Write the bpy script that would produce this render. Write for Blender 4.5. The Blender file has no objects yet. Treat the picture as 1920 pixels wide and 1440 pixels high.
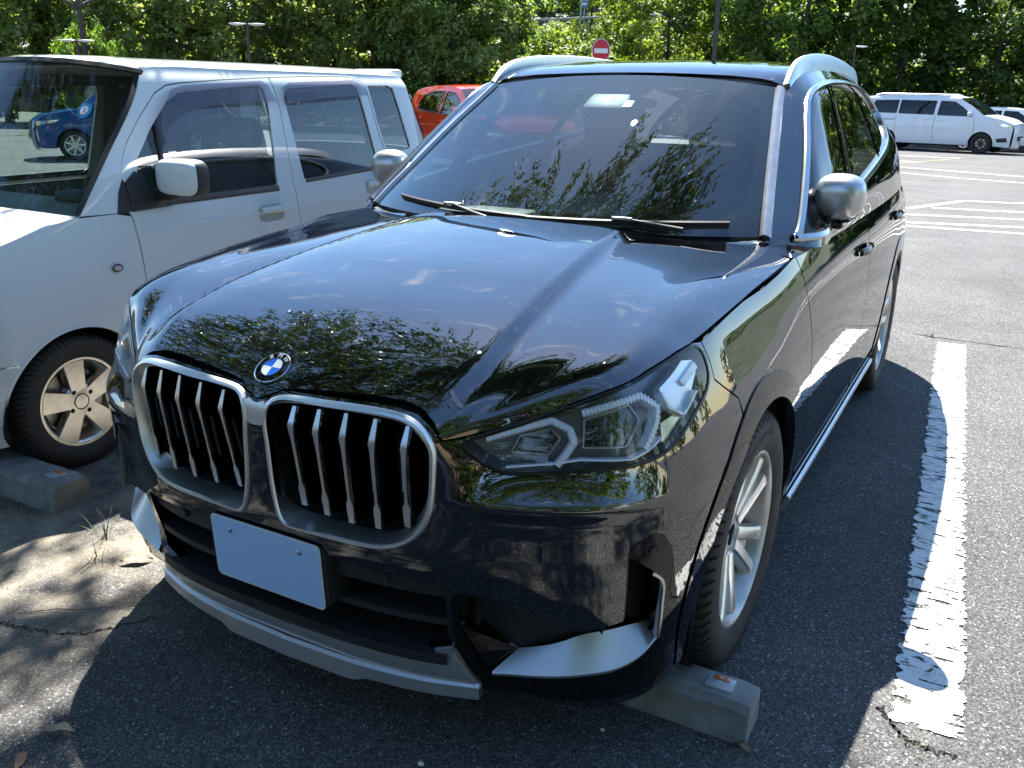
import bpy, bmesh, math, random
import numpy as np
from mathutils import Vector, Matrix
from mathutils.geometry import delaunay_2d_cdt

sc = bpy.context.scene
COL = sc.collection
# ------------------------------------------------------------------ camera
cd = bpy.data.cameras.new('camera'); camera = bpy.data.objects.new('camera', cd); COL.objects.link(camera)
cd.sensor_fit = 'HORIZONTAL'; cd.sensor_width = 36.0; cd.lens = 31.03; cd.clip_start = .02; cd.clip_end = 3000
_yaw, _pitch, _roll = math.radians(-28.7819), math.radians(-18.3149), math.radians(.8524)
_f = Vector((math.sin(_yaw)*math.cos(_pitch), math.cos(_yaw)*math.cos(_pitch), math.sin(_pitch)))
_r = Vector((math.cos(_yaw), -math.sin(_yaw), 0)); _u = _r.cross(_f)
_r2 = math.cos(_roll)*_r + math.sin(_roll)*_u; _u2 = -math.sin(_roll)*_r + math.cos(_roll)*_u
camera.matrix_world = Matrix(((_r2.x, _u2.x, -_f.x, 1.3491), (_r2.y, _u2.y, -_f.y, -1.3029), (_r2.z, _u2.z, -_f.z, 1.4685), (0, 0, 0, 1)))
sc.camera = camera
# ------------------------------------------------------------------ sun and sky
SUN_DIR = Vector((-.392, .60, 1.0)).normalized()        # towards the sun
sl = bpy.data.lights.new('sun', 'SUN'); sun = bpy.data.objects.new('sun', sl); COL.objects.link(sun)
sl.energy = 4.6; sl.angle = math.radians(.53); sl.color = (1.0, .97, .915)
sun.rotation_euler = SUN_DIR.to_track_quat('Z', 'Y').to_euler()
world = bpy.data.worlds.new('World'); sc.world = world; world.use_nodes = True
nt = world.node_tree; nt.nodes.clear()
def wn(t): return nt.nodes.new(t)
sky = wn('ShaderNodeTexSky'); sky.sky_type = 'NISHITA'; sky.sun_disc = False
sky.sun_elevation = math.asin(SUN_DIR.z); sky.sun_rotation = math.atan2(SUN_DIR.x, SUN_DIR.y)
sky.air_density = 1.0; sky.dust_density = .15; sky.ozone_density = 1.8
tc = wn('ShaderNodeTexCoord'); sep = wn('ShaderNodeSeparateXYZ'); nt.links.new(tc.outputs['Generated'], sep.inputs[0])
mx = wn('ShaderNodeMath'); mx.operation = 'MAXIMUM'; mx.inputs[1].default_value = .05; nt.links.new(sep.outputs['Z'], mx.inputs[0])
dv = wn('ShaderNodeVectorMath'); dv.operation = 'DIVIDE'; cmb = wn('ShaderNodeCombineXYZ')
for i in range(3): nt.links.new(mx.outputs[0], cmb.inputs[i])
nt.links.new(tc.outputs['Generated'], dv.inputs[0]); nt.links.new(cmb.outputs[0], dv.inputs[1])
cl = wn('ShaderNodeTexNoise'); cl.inputs['Scale'].default_value = 5.2; cl.inputs['Detail'].default_value = 12; cl.inputs['Roughness'].default_value = .66; cl.inputs['Distortion'].default_value = .5
nt.links.new(dv.outputs[0], cl.inputs['Vector'])
cr = wn('ShaderNodeValToRGB'); cr.color_ramp.elements[0].position = .57; cr.color_ramp.elements[1].position = .95
cr.color_ramp.elements[0].color = (0, 0, 0, 1); cr.color_ramp.elements[1].color = (1, 1, 1, 1)
nt.links.new(cl.outputs['Fac'], cr.inputs[0])
mixc = wn('ShaderNodeMixRGB'); mixc.inputs[2].default_value = (8.5, 8.5, 8.8, 1); hs = wn('ShaderNodeHueSaturation'); hs.inputs['Saturation'].default_value = 1.12; nt.links.new(sky.outputs[0], hs.inputs['Color']); nt.links.new(cr.outputs[0], mixc.inputs[0]); nt.links.new(hs.outputs[0], mixc.inputs[1])
bg = wn('ShaderNodeBackground'); bg.inputs['Strength'].default_value = .086; nt.links.new(mixc.outputs[0], bg.inputs[0])
wo = wn('ShaderNodeOutputWorld'); nt.links.new(bg.outputs[0], wo.inputs[0])
vs = sc.view_settings; vs.view_transform = 'Standard'; vs.look = 'None'; vs.exposure = 2.06; vs.gamma = 1; vs.use_curve_mapping = False
cy = sc.cycles; cy.use_denoising = True; cy.max_bounces = 10; cy.transparent_max_bounces = 24; cy.glossy_bounces = 6; cy.diffuse_bounces = 3
cy.caustics_reflective = False; cy.caustics_refractive = False; cy.sample_clamp_indirect = 4
random.seed(7); RNG = np.random.default_rng(11)

# ------------------------------------------------------------------ object helpers
def tag(o, label=None, cat=None, group=None, kind=None):
    if label: o['label'] = label
    if cat: o['category'] = cat
    if group: o['group'] = group
    if kind: o['kind'] = kind
    return o
def empty(name, loc=(0, 0, 0), rz=0, label=None, cat=None, group=None):
    o = bpy.data.objects.new(name, None); COL.objects.link(o); o.location = loc; o.rotation_euler = (0, 0, rz)
    o.empty_display_size = .1
    return tag(o, label, cat, group)
def link(name, me, mat=None, parent=None):
    if mat is not None and not me.materials:
        for m in (mat if isinstance(mat, (list, tuple)) else [mat]): me.materials.append(m)
    o = bpy.data.objects.new(name, me); COL.objects.link(o)
    if parent is not None: o.parent = parent
    return o
def mesh(name, V, F, mat, parent=None, smooth=True, N=None, angle=None, mi=None):
    me = bpy.data.meshes.new(name); me.from_pydata([tuple(map(float, v)) for v in V], [], [tuple(int(i) for i in f) for f in F])
    me.validate(clean_customdata=False); 
    if smooth: me.polygons.foreach_set('use_smooth', [True]*len(me.polygons))
    if mi is not None: me.polygons.foreach_set('material_index', mi)
    if N is not None: me.normals_split_custom_set_from_vertices([tuple(map(float, n)) for n in N])
    elif angle is not None and smooth: me.set_sharp_from_angle(angle=math.radians(angle))
    me.update()
    return link(name, me, mat, parent)
def bm_obj(name, bm, mat, parent=None, smooth=True, angle=35):
    me = bpy.data.meshes.new(name); bmesh.ops.recalc_face_normals(bm, faces=bm.faces); bm.to_mesh(me); bm.free()
    if smooth:
        me.polygons.foreach_set('use_smooth', [True]*len(me.polygons)); me.set_sharp_from_angle(angle=math.radians(angle))
    return link(name, me, mat, parent)
def copy_tree(o, parent=None):
    c = o.copy(); COL.objects.link(c); c.parent = parent
    for ch in list(o.children): copy_tree(ch, c)
    return c
def add_box(bm, c, size, bevel=0, rot=None, seg=2):
    r = bmesh.ops.create_cube(bm, size=1.0); vs_ = r['verts']
    bmesh.ops.scale(bm, vec=size, verts=vs_)
    if bevel:
        es = list({e for v in vs_ for e in v.link_edges})
        rr = bmesh.ops.bevel(bm, geom=es, offset=bevel, segments=seg, affect='EDGES', profile=.5); vs_ = list({v for f in rr['faces'] for v in f.verts} | {v for v in vs_ if v.is_valid})
    if rot is not None: bmesh.ops.rotate(bm, cent=(0, 0, 0), matrix=Matrix.Rotation(rot[1], 3, rot[0]) if isinstance(rot, tuple) else rot, verts=vs_)
    bmesh.ops.translate(bm, vec=c, verts=vs_); return vs_
def box(name, c, size, mat, parent=None, bevel=.004, rot=None, angle=35, seg=2):
    bm = bmesh.new(); add_box(bm, c, size, bevel, rot, seg); return bm_obj(name, bm, mat, parent, angle=angle)
def tube_mesh(path, rad, n=10, closed=False, cap=True):
    P = [Vector(p) for p in path]; m = len(P); V = []; F = []
    rad = rad if hasattr(rad, '__len__') else [rad]*m
    up = None
    for i in range(m):
        t = (P[(i+1) % m]-P[i-1]) if closed or 0 < i < m-1 else (P[1]-P[0] if i == 0 else P[-1]-P[-2])
        t.normalize()
        if up is None: up = Vector((0, 0, 1)) if abs(t.z) < .9 else Vector((1, 0, 0))
        b = t.cross(up).normalized(); up = b.cross(t).normalized()
        for k in range(n):
            a = 2*math.pi*k/n; V.append(P[i]+(b*math.cos(a)+up*math.sin(a))*rad[i])
    for i in range(m if closed else m-1):
        j = (i+1) % m
        for k in range(n): F.append((i*n+k, i*n+(k+1) % n, j*n+(k+1) % n, j*n+k))
    if cap and not closed: F.append(tuple(range(n-1, -1, -1))); F.append(tuple((m-1)*n+k for k in range(n)))
    return V, F
def tube(name, path, rad, mat, parent=None, n=10, closed=False):
    V, F = tube_mesh(path, rad, n, closed); return mesh(name, V, F, mat, parent, angle=50)
def lathe(name, prof, mat, parent=None, n=48, axis='x', angle=30, closed=False, mi=None):
    """prof: list of (axial, radius); revolve round the axis"""
    V = []; F = []; m = len(prof)
    for k in range(n):
        a = 2*math.pi*k/n; c, s = math.cos(a), math.sin(a)
        for (h, r) in prof:
            V.append((h, r*c, r*s) if axis == 'x' else (r*c, h, r*s) if axis == 'y' else (r*c, r*s, h))
    M = []
    for k in range(n):
        j = (k+1) % n
        for i in range(m if closed else m-1):
            i2 = (i+1) % m; F.append((k*m+i, k*m+i2, j*m+i2, j*m+i)); M.append(mi[i] if mi else 0)
    o = mesh(name, V, F, mat, parent, angle=angle, mi=M if mi else None)
    return o
def prism(name, poly, h0, h1, mat, parent=None, axis='z', bevel=0, fn=None, angle=35):
    """poly in the plane, extruded from h0 to h1 along axis"""
    bm = bmesh.new(); q = (lambda a, b, h: (a, b, h)) if axis == 'z' else (lambda a, b, h: (a, h, b)) if axis == 'y' else (lambda a, b, h: (h, a, b))
    va = [bm.verts.new(q(a, b, h0)) for a, b in poly]; vb = [bm.verts.new(q(a, b, h1)) for a, b in poly]
    bm.faces.new(va); bm.faces.new(vb[::-1]); n = len(poly)
    for i in range(n): bm.faces.new((va[i], vb[i], vb[(i+1) % n], va[(i+1) % n]))
    if bevel: bmesh.ops.bevel(bm, geom=list(bm.edges), offset=bevel, segments=2, affect='EDGES')
    return bm_obj(name, bm, mat, parent, angle=angle)
def text_mesh(s, size, extrude=.0):
    cu = bpy.data.curves.new('t', 'FONT'); cu.body = s; cu.size = size; cu.extrude = extrude; cu.align_x = 'CENTER'; cu.align_y = 'CENTER'; cu.resolution_u = 3
    o = bpy.data.objects.new('t', cu); COL.objects.link(o)
    bpy.context.view_layer.update()
    me = bpy.data.meshes.new_from_object(o.evaluated_get(bpy.context.evaluated_depsgraph_get()))
    bpy.data.objects.remove(o); bpy.data.curves.remove(cu); return me
def lettering(name, items, mat, parent=None):
    """items: list of (string, size, Matrix) joined into one flat print"""
    bm = bmesh.new()
    for s, size, M in items:
        me = text_mesh(s, size, .0004); n0 = len(bm.verts); bm.from_mesh(me); bm.verts.ensure_lookup_table()
        bmesh.ops.transform(bm, matrix=M, verts=bm.verts[n0:]); bpy.data.meshes.remove(me)
    return bm_obj(name, bm, mat, parent, smooth=False)

# ------------------------------------------------------------------ materials
MATS = {}
def pmat(name, base, rough=.5, metal=0, coat=0, coat_r=.03, spec=.5, var=0, vscale=20, bump=0, bscale=200, emit=None, sheen=0):
    if name in MATS: return MATS[name]
    m = bpy.data.materials.new(name); m.use_nodes = True; n = m.node_tree.nodes; l = m.node_tree.links; p = n['Principled BSDF']
    p.inputs['Base Color'].default_value = (*base, 1); p.inputs['Roughness'].default_value = rough; p.inputs['Metallic'].default_value = metal
    p.inputs['Coat Weight'].default_value = coat; p.inputs['Coat Roughness'].default_value = coat_r; p.inputs['Specular IOR Level'].default_value = spec
    if emit: p.inputs['Emission Color'].default_value = (*emit[:3], 1); p.inputs['Emission Strength'].default_value = emit[3]
    t = n.new('ShaderNodeTexCoord')
    if var:
        z = n.new('ShaderNodeTexNoise'); z.inputs['Scale'].default_value = vscale; z.inputs['Detail'].default_value = 5; l.new(t.outputs['Object'], z.inputs['Vector'])
        r = n.new('ShaderNodeMapRange'); r.inputs[1].default_value = .3; r.inputs[2].default_value = .7; r.inputs[3].default_value = 1-var; r.inputs[4].default_value = 1+var; l.new(z.outputs['Fac'], r.inputs[0])
        x = n.new('ShaderNodeVectorMath'); x.operation = 'SCALE'; x.inputs[0].default_value = base; l.new(r.outputs[0], x.inputs['Scale']); l.new(x.outputs[0], p.inputs['Base Color'])
        r2 = n.new('ShaderNodeMapRange'); r2.inputs[3].default_value = max(.0, rough*(1-var)); r2.inputs[4].default_value = min(1, rough*(1+var)); l.new(z.outputs['Fac'], r2.inputs[0]); l.new(r2.outputs[0], p.inputs['Roughness'])
    if bump:
        z = n.new('ShaderNodeTexNoise'); z.inputs['Scale'].default_value = bscale; z.inputs['Detail'].default_value = 3; l.new(t.outputs['Object'], z.inputs['Vector'])
        b = n.new('ShaderNodeBump'); b.inputs['Strength'].default_value = bump; b.inputs['Distance'].default_value = .002; l.new(z.outputs['Fac'], b.inputs['Height']); l.new(b.outputs[0], p.inputs['Normal'])
    MATS[name] = m; return m
def paint(name, base, rough=.35, flake=0, dust=.0, coat_r=.015, metal=0, peel=.008, coat_ior=1.5):
    """car paint: pigmented base under a clear coat, a film of dust with a shape of its own"""
    m = pmat(name, base, rough, metal, 1.0, coat_r, spec=.5 if metal else .0); n = m.node_tree.nodes; l = m.node_tree.links; p = n['Principled BSDF']
    p.inputs['Coat IOR'].default_value = coat_ior
    t = n.new('ShaderNodeTexCoord')
    if dust:
        a = n.new('ShaderNodeTexNoise'); a.inputs['Scale'].default_value = 3.5; a.inputs['Detail'].default_value = 8; a.inputs['Roughness'].default_value = .7; l.new(t.outputs['Object'], a.inputs['Vector'])
        s = n.new('ShaderNodeTexNoise'); s.inputs['Scale'].default_value = 420; s.inputs['Detail'].default_value = 2; l.new(t.outputs['Object'], s.inputs['Vector'])
        r = n.new('ShaderNodeValToRGB'); r.color_ramp.elements[0].position = .56; r.color_ramp.elements[1].position = .72; l.new(s.outputs['Fac'], r.inputs[0])
        k = n.new('ShaderNodeMath'); k.operation = 'MULTIPLY'; l.new(a.outputs['Fac'], k.inputs[0]); l.new(r.outputs[0], k.inputs[1])
        q = n.new('ShaderNodeMath'); q.operation = 'MULTIPLY'; q.inputs[1].default_value = dust; l.new(k.outputs[0], q.inputs[0])
        d = n.new('ShaderNodeBsdfDiffuse'); d.inputs['Color'].default_value = (.42, .39, .34, 1)
        mxs = n.new('ShaderNodeMixShader'); l.new(q.outputs[0], mxs.inputs[0]); l.new(p.outputs[0], mxs.inputs[1]); l.new(d.outputs[0], mxs.inputs[2]); l.new(mxs.outputs[0], n['Material Output'].inputs['Surface'])
    if peel:
        z = n.new('ShaderNodeTexNoise'); z.inputs['Scale'].default_value = 260; z.inputs['Detail'].default_value = 1; l.new(t.outputs['Object'], z.inputs['Vector'])
        b = n.new('ShaderNodeBump'); b.inputs['Strength'].default_value = peel; b.inputs['Distance'].default_value = .001; l.new(z.outputs['Fac'], b.inputs['Height']); l.new(b.outputs[0], p.inputs['Coat Normal'])
    return m
def glass(name, tint=(.8, .9, .85), rough=.0, ior=1.5, dust=0, dens=1.0):
    """thin automotive glass: tinted see-through plus a fresnel reflection, dusty where dust>0"""
    if name in MATS: return MATS[name]
    m = bpy.data.materials.new(name); m.use_nodes = True; n = m.node_tree.nodes; l = m.node_tree.links; n.remove(n['Principled BSDF'])
    tr = n.new('ShaderNodeBsdfTransparent'); tr.inputs[0].default_value = (*tint, 1)
    g = n.new('ShaderNodeBsdfGlossy'); g.inputs['Roughness'].default_value = rough; g.inputs[0].default_value = (1, 1, 1, 1)
    f = n.new('ShaderNodeFresnel'); ge = n.new('ShaderNodeNewGeometry'); im = n.new('ShaderNodeMapRange'); im.inputs[3].default_value = ior; im.inputs[4].default_value = 1/ior; l.new(ge.outputs['Backfacing'], im.inputs[0]); l.new(im.outputs[0], f.inputs[0])   # a thin pane: the same from both sides
    k = n.new('ShaderNodeMath'); k.operation = 'MULTIPLY'; k.inputs[1].default_value = dens; k.use_clamp = True; l.new(f.outputs[0], k.inputs[0])
    x = n.new('ShaderNodeMixShader'); l.new(k.outputs[0], x.inputs[0]); l.new(tr.outputs[0], x.inputs[1]); l.new(g.outputs[0], x.inputs[2])
    last = x
    if dust:
        t = n.new('ShaderNodeTexCoord')
        a = n.new('ShaderNodeTexNoise'); a.inputs['Scale'].default_value = 5; a.inputs['Detail'].default_value = 7; a.inputs['Roughness'].default_value = .65; l.new(t.outputs['Object'], a.inputs['Vector'])
        s = n.new('ShaderNodeTexVoronoi'); s.inputs['Scale'].default_value = 130; l.new(t.outputs['Object'], s.inputs['Vector'])
        r = n.new('ShaderNodeMapRange'); r.inputs[1].default_value = .0; r.inputs[2].default_value = .16; r.inputs[3].default_value = 1; r.inputs[4].default_value = 0; l.new(s.outputs['Distance'], r.inputs[0])
        ad = n.new('ShaderNodeMath'); ad.operation = 'MULTIPLY_ADD'; ad.inputs[1].default_value = .35; ad.inputs[2].default_value = .12; l.new(r.outputs[0], ad.inputs[0])
        k2 = n.new('ShaderNodeMath'); k2.operation = 'MULTIPLY'; l.new(ad.outputs[0], k2.inputs[0]); l.new(a.outputs['Fac'], k2.inputs[1])
        q = n.new('ShaderNodeMath'); q.operation = 'MULTIPLY'; q.inputs[1].default_value = dust; l.new(k2.outputs[0], q.inputs[0])
        d = n.new('ShaderNodeBsdfDiffuse'); d.inputs['Color'].default_value = (.5, .5, .47, 1)
        x2 = n.new('ShaderNodeMixShader'); l.new(q.outputs[0], x2.inputs[0]); l.new(x.outputs[0], x2.inputs[1]); l.new(d.outputs[0], x2.inputs[2]); last = x2
    l.new(last.outputs[0], n['Material Output'].inputs['Surface']); MATS[name] = m; return m

M_black = paint('black_paint', (.0022, .0024, .0034), .5, dust=.010, coat_ior=2.25)
M_gloss = paint('gloss_black_trim', (.003, .003, .003), .4, dust=.012, peel=0)
M_plastic = pmat('black_plastic', (.018, .019, .02), .55, var=.15, bump=.12, bscale=600)
M_dark = pmat('dark_cavity', (.006, .006, .007), .9)
M_rubber = pmat('tyre_rubber', (.018, .017, .016), .72, var=.35, vscale=14, bump=.1, bscale=300)
M_alu = pmat('satin_aluminium', (.68, .69, .69), .34, 1, var=.08, vscale=60)
M_chrome = pmat('satin_chrome', (.55, .56, .56), .16, 1)
M_silver = paint('silver_trim', (.58, .59, .60), .40, dust=.12, metal=.75, coat_r=.18, peel=0)
M_alloy = pmat('machined_alloy', (.90, .90, .89), .30, 1, var=.06, vscale=40)
M_alloyd = pmat('painted_alloy', (.42, .41, .39), .38, .7, var=.2, vscale=25)
M_glassws = glass('windscreen_glass', (.70, .82, .80), dust=.13, ior=1.74)
[setattr(q.inputs[0], 'default_value', (.84, .97, 1.0, 1)) for q in M_glassws.node_tree.nodes if q.type == 'BSDF_GLOSSY']   # reflection tinted cool so the mirrored sky looks bluer
M_glassd = glass('privacy_glass', (.10, .12, .11), dust=.02, ior=1.55)
M_lens = glass('clear_lens', (.93, .95, .97), ior=1.5, dust=.03)
M_white = pmat('white_plastic', (.72, .73, .72), .4)
M_interior = pmat('dark_interior', (.02, .02, .022), .6, var=.2, bump=.1)
M_plate = pmat('plate_blue', (.44, .65, .96), .45)


def herm(xs,ys,x):
    """monotone-ish cubic hermite through knots (rows ys may be arrays)"""
    xs=np.asarray(xs,float); ys=np.asarray(ys,float); x=np.asarray(x,float)
    h=np.diff(xs); d=(np.diff(ys,axis=0).T/h).T
    m=np.empty_like(ys); m[0]=d[0]; m[-1]=d[-1]
    if len(xs)>2:
        w=h[1:]/(h[:-1]+h[1:]); w=w.reshape((-1,)+(1,)*(ys.ndim-1))
        m[1:-1]=d[:-1]*w+d[1:]*(1-w)
    x=np.clip(x,xs[0],xs[-1]); i=np.clip(np.searchsorted(xs,x)-1,0,len(xs)-2)
    hh=h[i]; t=(x-xs[i])/hh
    sh=x.shape+(1,)*(ys.ndim-1); t=t.reshape(sh); hh=hh.reshape(sh)
    return ys[i]*(2*t**3-3*t**2+1)+m[i]*hh*(t**3-2*t**2+t)+ys[i+1]*(-2*t**3+3*t**2)+m[i+1]*hh*(t**3-t**2)
PLAN=[(0,0),(.22,.008),(.44,.041),(.56,.073),(.67,.120),(.765,.188),(.833,.278),(.876,.39),(.901,.54),(.915,.75),(.92,1.0),(.922,1.4),(.922,2.4),(.918,3.2),(.905,3.7),(.875,4.08),(.80,4.33),(.68,4.43),(.4,4.485),(0,4.5)]
PLAN=np.array(PLAN)
_s=np.concatenate([[0],np.cumsum(np.hypot(*np.diff(PLAN,axis=0).T))])
_ss=np.linspace(0,_s[-1],1200); _pp=herm(_s,PLAN,_ss); _pp[0,0]=0
_s2=np.concatenate([[0],np.cumsum(np.hypot(*np.diff(_pp,axis=0).T))])
def plan(s): 
    return np.stack([np.interp(s,_s2,_pp[:,0]),np.interp(s,_s2,_pp[:,1])],-1)
_ds=np.gradient(_pp,axis=0); _ds/=np.linalg.norm(_ds,axis=1)[:,None]
_nn=np.stack([_ds[:,1],-_ds[:,0]],-1)   # outward
_nn[0]=(0,-1)
def nrm(s):
    n=np.stack([np.interp(s,_s2,_nn[:,0]),np.interp(s,_s2,_nn[:,1])],-1); return n/np.linalg.norm(n,axis=-1,keepdims=True)
def s_at(x=None,y=None):
    if x is not None: return float(np.interp(x,_pp[:600,0][:np.argmax(_pp[:,0])],_s2[:np.argmax(_pp[:,0])]))
    return float(np.interp(y,_pp[:,1],_s2))
ZK=[.14,.22,.30,.38,.46,.54,.61,.664,.674,.70,.74,.78,.83,.89,.96,1.05]
OFF=[(s_at(x=0),   [.12,.06,.045,.03,.012,0,0,0,0,0,0,0,.008,.07,.17,.30]),
     (s_at(x=.44), [.12,.06,.045,.03,.012,0,0,0,0,0,0,.002,.012,.06,.15,.28]),
     (s_at(x=.50), [.12,.065,.048,.033,.018,.008,.005,.003,.001,.006,.016,.026,.042,.08,.155,.28]),
     (s_at(x=.58), [.12,.07,.05,.035,.024,.016,.012,.006,.000,.014,.034,.046,.062,.095,.165,.28]),
     (s_at(x=.72), [.075,.05,.035,.024,.018,.014,.011,.005,.000,.016,.038,.050,.066,.098,.16,.26]),
     (s_at(x=.80), [.055,.038,.028,.018,.013,.010,.008,.005,.003,.012,.026,.036,.050,.075,.12,.21]),
     (s_at(x=.86), [.05,.030,.022,.014,.009,.006,.004,.003,.003,.008,.018,.029,.046,.070,.108,.17]),
     (s_at(y=.5),  [.055,.035,.024,.016,.008,.004,.002,.002,.002,.006,.014,.024,.042,.066,.100,.16]),
     (s_at(y=.8),  [.10,.06,.03,.014,.006,.002,0,0,.001,.004,.010,.019,.036,.060,.090,.145]),
     (s_at(y=1.3), [.10,.06,.03,.020,.012,.006,.004,.004,.004,.005,.007,.011,.019,.031,.050,.090]),
     (s_at(y=2.4), [.10,.06,.03,.022,.014,.008,.006,.005,.005,.005,.005,.006,.008,.013,.026,.058]),
     (s_at(y=3.5), [.10,.06,.03,.014,.006,.002,0,0,0,0,.001,.003,.008,.014,.026,.055]),
     (s_at(y=4.2), [.12,.07,.04,.02,.01,.004,.002,.002,.002,.002,.003,.005,.01,.018,.034,.07]),
     (float(_s2[-1]),[.12,.07,.04,.02,.01,.004,.002,.002,.002,.002,.003,.005,.01,.02,.04,.08])]
_OS=np.array([o[0] for o in OFF]); _OT=np.array([o[1] for o in OFF])
def off(s,z):
    s=np.asarray(s,float); z=np.asarray(z,float)
    a=herm(_OS,_OT,s)          # (...,nz)
    # per-point interpolation along z
    xs=np.array(ZK); h=np.diff(xs); d=np.diff(a,axis=-1)/h
    m=np.empty_like(a); m[...,0]=d[...,0]; m[...,-1]=d[...,-1]; w=h[1:]/(h[:-1]+h[1:]); m[...,1:-1]=d[...,:-1]*w+d[...,1:]*(1-w)
    zc=np.clip(z,xs[0],xs[-1]); i=np.clip(np.searchsorted(xs,zc)-1,0,len(xs)-2); t=(zc-xs[i])/h[i]; hh=h[i]
    g=lambda q,j: np.take_along_axis(q,j[...,None],-1)[...,0]
    return g(a,i)*(2*t**3-3*t**2+1)+g(m,i)*hh*(t**3-2*t**2+t)+g(a,i+1)*(-2*t**3+3*t**2)+g(m,i+1)*hh*(t**3-t**2)
def B(s,z,out=0):
    s=np.asarray(s,float); z=np.asarray(z,float)
    o=off(np.abs(s),z)-out; p=plan(np.abs(s))-nrm(np.abs(s))*o[...,None]
    return np.stack([p[...,0]*np.where(s<0,-1,1),p[...,1],z],-1)

def netfn(G):
    G=np.asarray(G,float); m,n=G.shape[:2]
    du=np.concatenate([[0],np.cumsum(np.linalg.norm(np.diff(G,axis=0),axis=2).mean(1))]); du/=du[-1]
    dv=np.concatenate([[0],np.cumsum(np.linalg.norm(np.diff(G,axis=1),axis=2).mean(0))]); dv/=dv[-1]
    def f(u,v):
        u=np.atleast_1d(np.asarray(u,float)); v=np.atleast_1d(np.asarray(v,float))
        a=herm(du,G,u)                       # (k,n,3)
        out=np.empty((len(u),3)); 
        h=np.diff(dv); d=np.diff(a,axis=1)/h[None,:,None]; mm=np.empty_like(a); mm[:,0]=d[:,0]; mm[:,-1]=d[:,-1]
        if n>2:
            w=(h[1:]/(h[:-1]+h[1:]))[None,:,None]; mm[:,1:-1]=d[:,:-1]*w+d[:,1:]*(1-w)
        vv=np.clip(v,0,1); i=np.clip(np.searchsorted(dv,vv)-1,0,n-2); t=((vv-dv[i])/h[i])[:,None]; hh=h[i][:,None]; k=np.arange(len(u))
        return a[k,i]*(2*t**3-3*t**2+1)+mm[k,i]*hh*(t**3-2*t**2+t)+a[k,i+1]*(-2*t**3+3*t**2)+mm[k,i+1]*hh*(t**3-t**2)
    f.du=du; f.dv=dv
    return f
YS=[1.37,1.50,1.75,2.05,2.5,3.0,3.5,3.9,4.25]
def _row0():
    r=[(.745,1.385,1.052)]
    for y in YS[1:]:
        p=B(s_at(y=y),1.03); r.append(tuple(p))
    return r
SIDE=np.array([_row0(),
 [(.735,1.425,1.085),(.842,1.54,1.078),(.858,1.78,1.095),(.862,2.07,1.112),(.862,2.5,1.137),(.852,3.0,1.165),(.832,3.5,1.19),(.795,3.9,1.205),(.72,4.25,1.21)],
 [(.697,1.58,1.195),(.785,1.68,1.20),(.81,1.87,1.22),(.815,2.12,1.235),(.812,2.5,1.255),(.80,3.0,1.275),(.78,3.5,1.29),(.745,3.9,1.295),(.675,4.25,1.29)],
 [(.648,1.79,1.340),(.712,1.86,1.35),(.738,2.0,1.37),(.742,2.2,1.385),(.738,2.55,1.40),(.728,3.0,1.405),(.708,3.5,1.40),(.675,3.9,1.385),(.61,4.25,1.36)],
 [(.606,1.97,1.455),(.648,2.02,1.47),(.672,2.12,1.49),(.675,2.30,1.505),(.67,2.6,1.515),(.66,3.0,1.513),(.642,3.5,1.495),(.61,3.9,1.46),(.55,4.25,1.415)],
 [(.592,2.035,1.497),(.612,2.10,1.52),(.620,2.20,1.54),(.620,2.36,1.556),(.615,2.65,1.567),(.605,3.0,1.565),(.588,3.5,1.54),(.555,3.9,1.50),(.50,4.25,1.445)]])
side=netfn(SIDE)
# ------------------------------------------------------------------ panel surfaces
def in_poly(pts, poly):
    x, y = pts[:, 0], pts[:, 1]; c = np.zeros(len(pts), bool); P = np.asarray(poly); Q = np.roll(P, -1, 0)
    for (x0, y0), (x1, y1) in zip(P, Q):
        if y0 == y1: continue
        c ^= ((y0 > y) != (y1 > y)) & (x < (x1-x0)*(y-y0)/(y1-y0)+x0)
    return c
def resample(poly, step):
    out = []; P = np.asarray(poly, float)
    for a, b in zip(P, np.roll(P, -1, 0)):
        k = max(1, int(round(np.linalg.norm(b-a)/step)))
        for i in range(k): out.append(a+(b-a)*i/k)
    return np.array(out)
def chaikin(poly, it=2, closed=True):
    P = np.asarray(poly, float)
    for _ in range(it):
        Q = np.roll(P, -1, 0) if closed else P[1:]; A = P if closed else P[:-1]
        R = np.empty((2*len(A), P.shape[1])); R[0::2] = .75*A+.25*Q; R[1::2] = .25*A+.75*Q
        P = R if closed else np.vstack([P[:1], R, P[-1:]])
    return P
def curve2(pts, n=60):
    P = np.asarray(pts, float); t = np.concatenate([[0], np.cumsum(np.linalg.norm(np.diff(P, axis=0), axis=1))]); return herm(t, P, np.linspace(0, t[-1], n))
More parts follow.
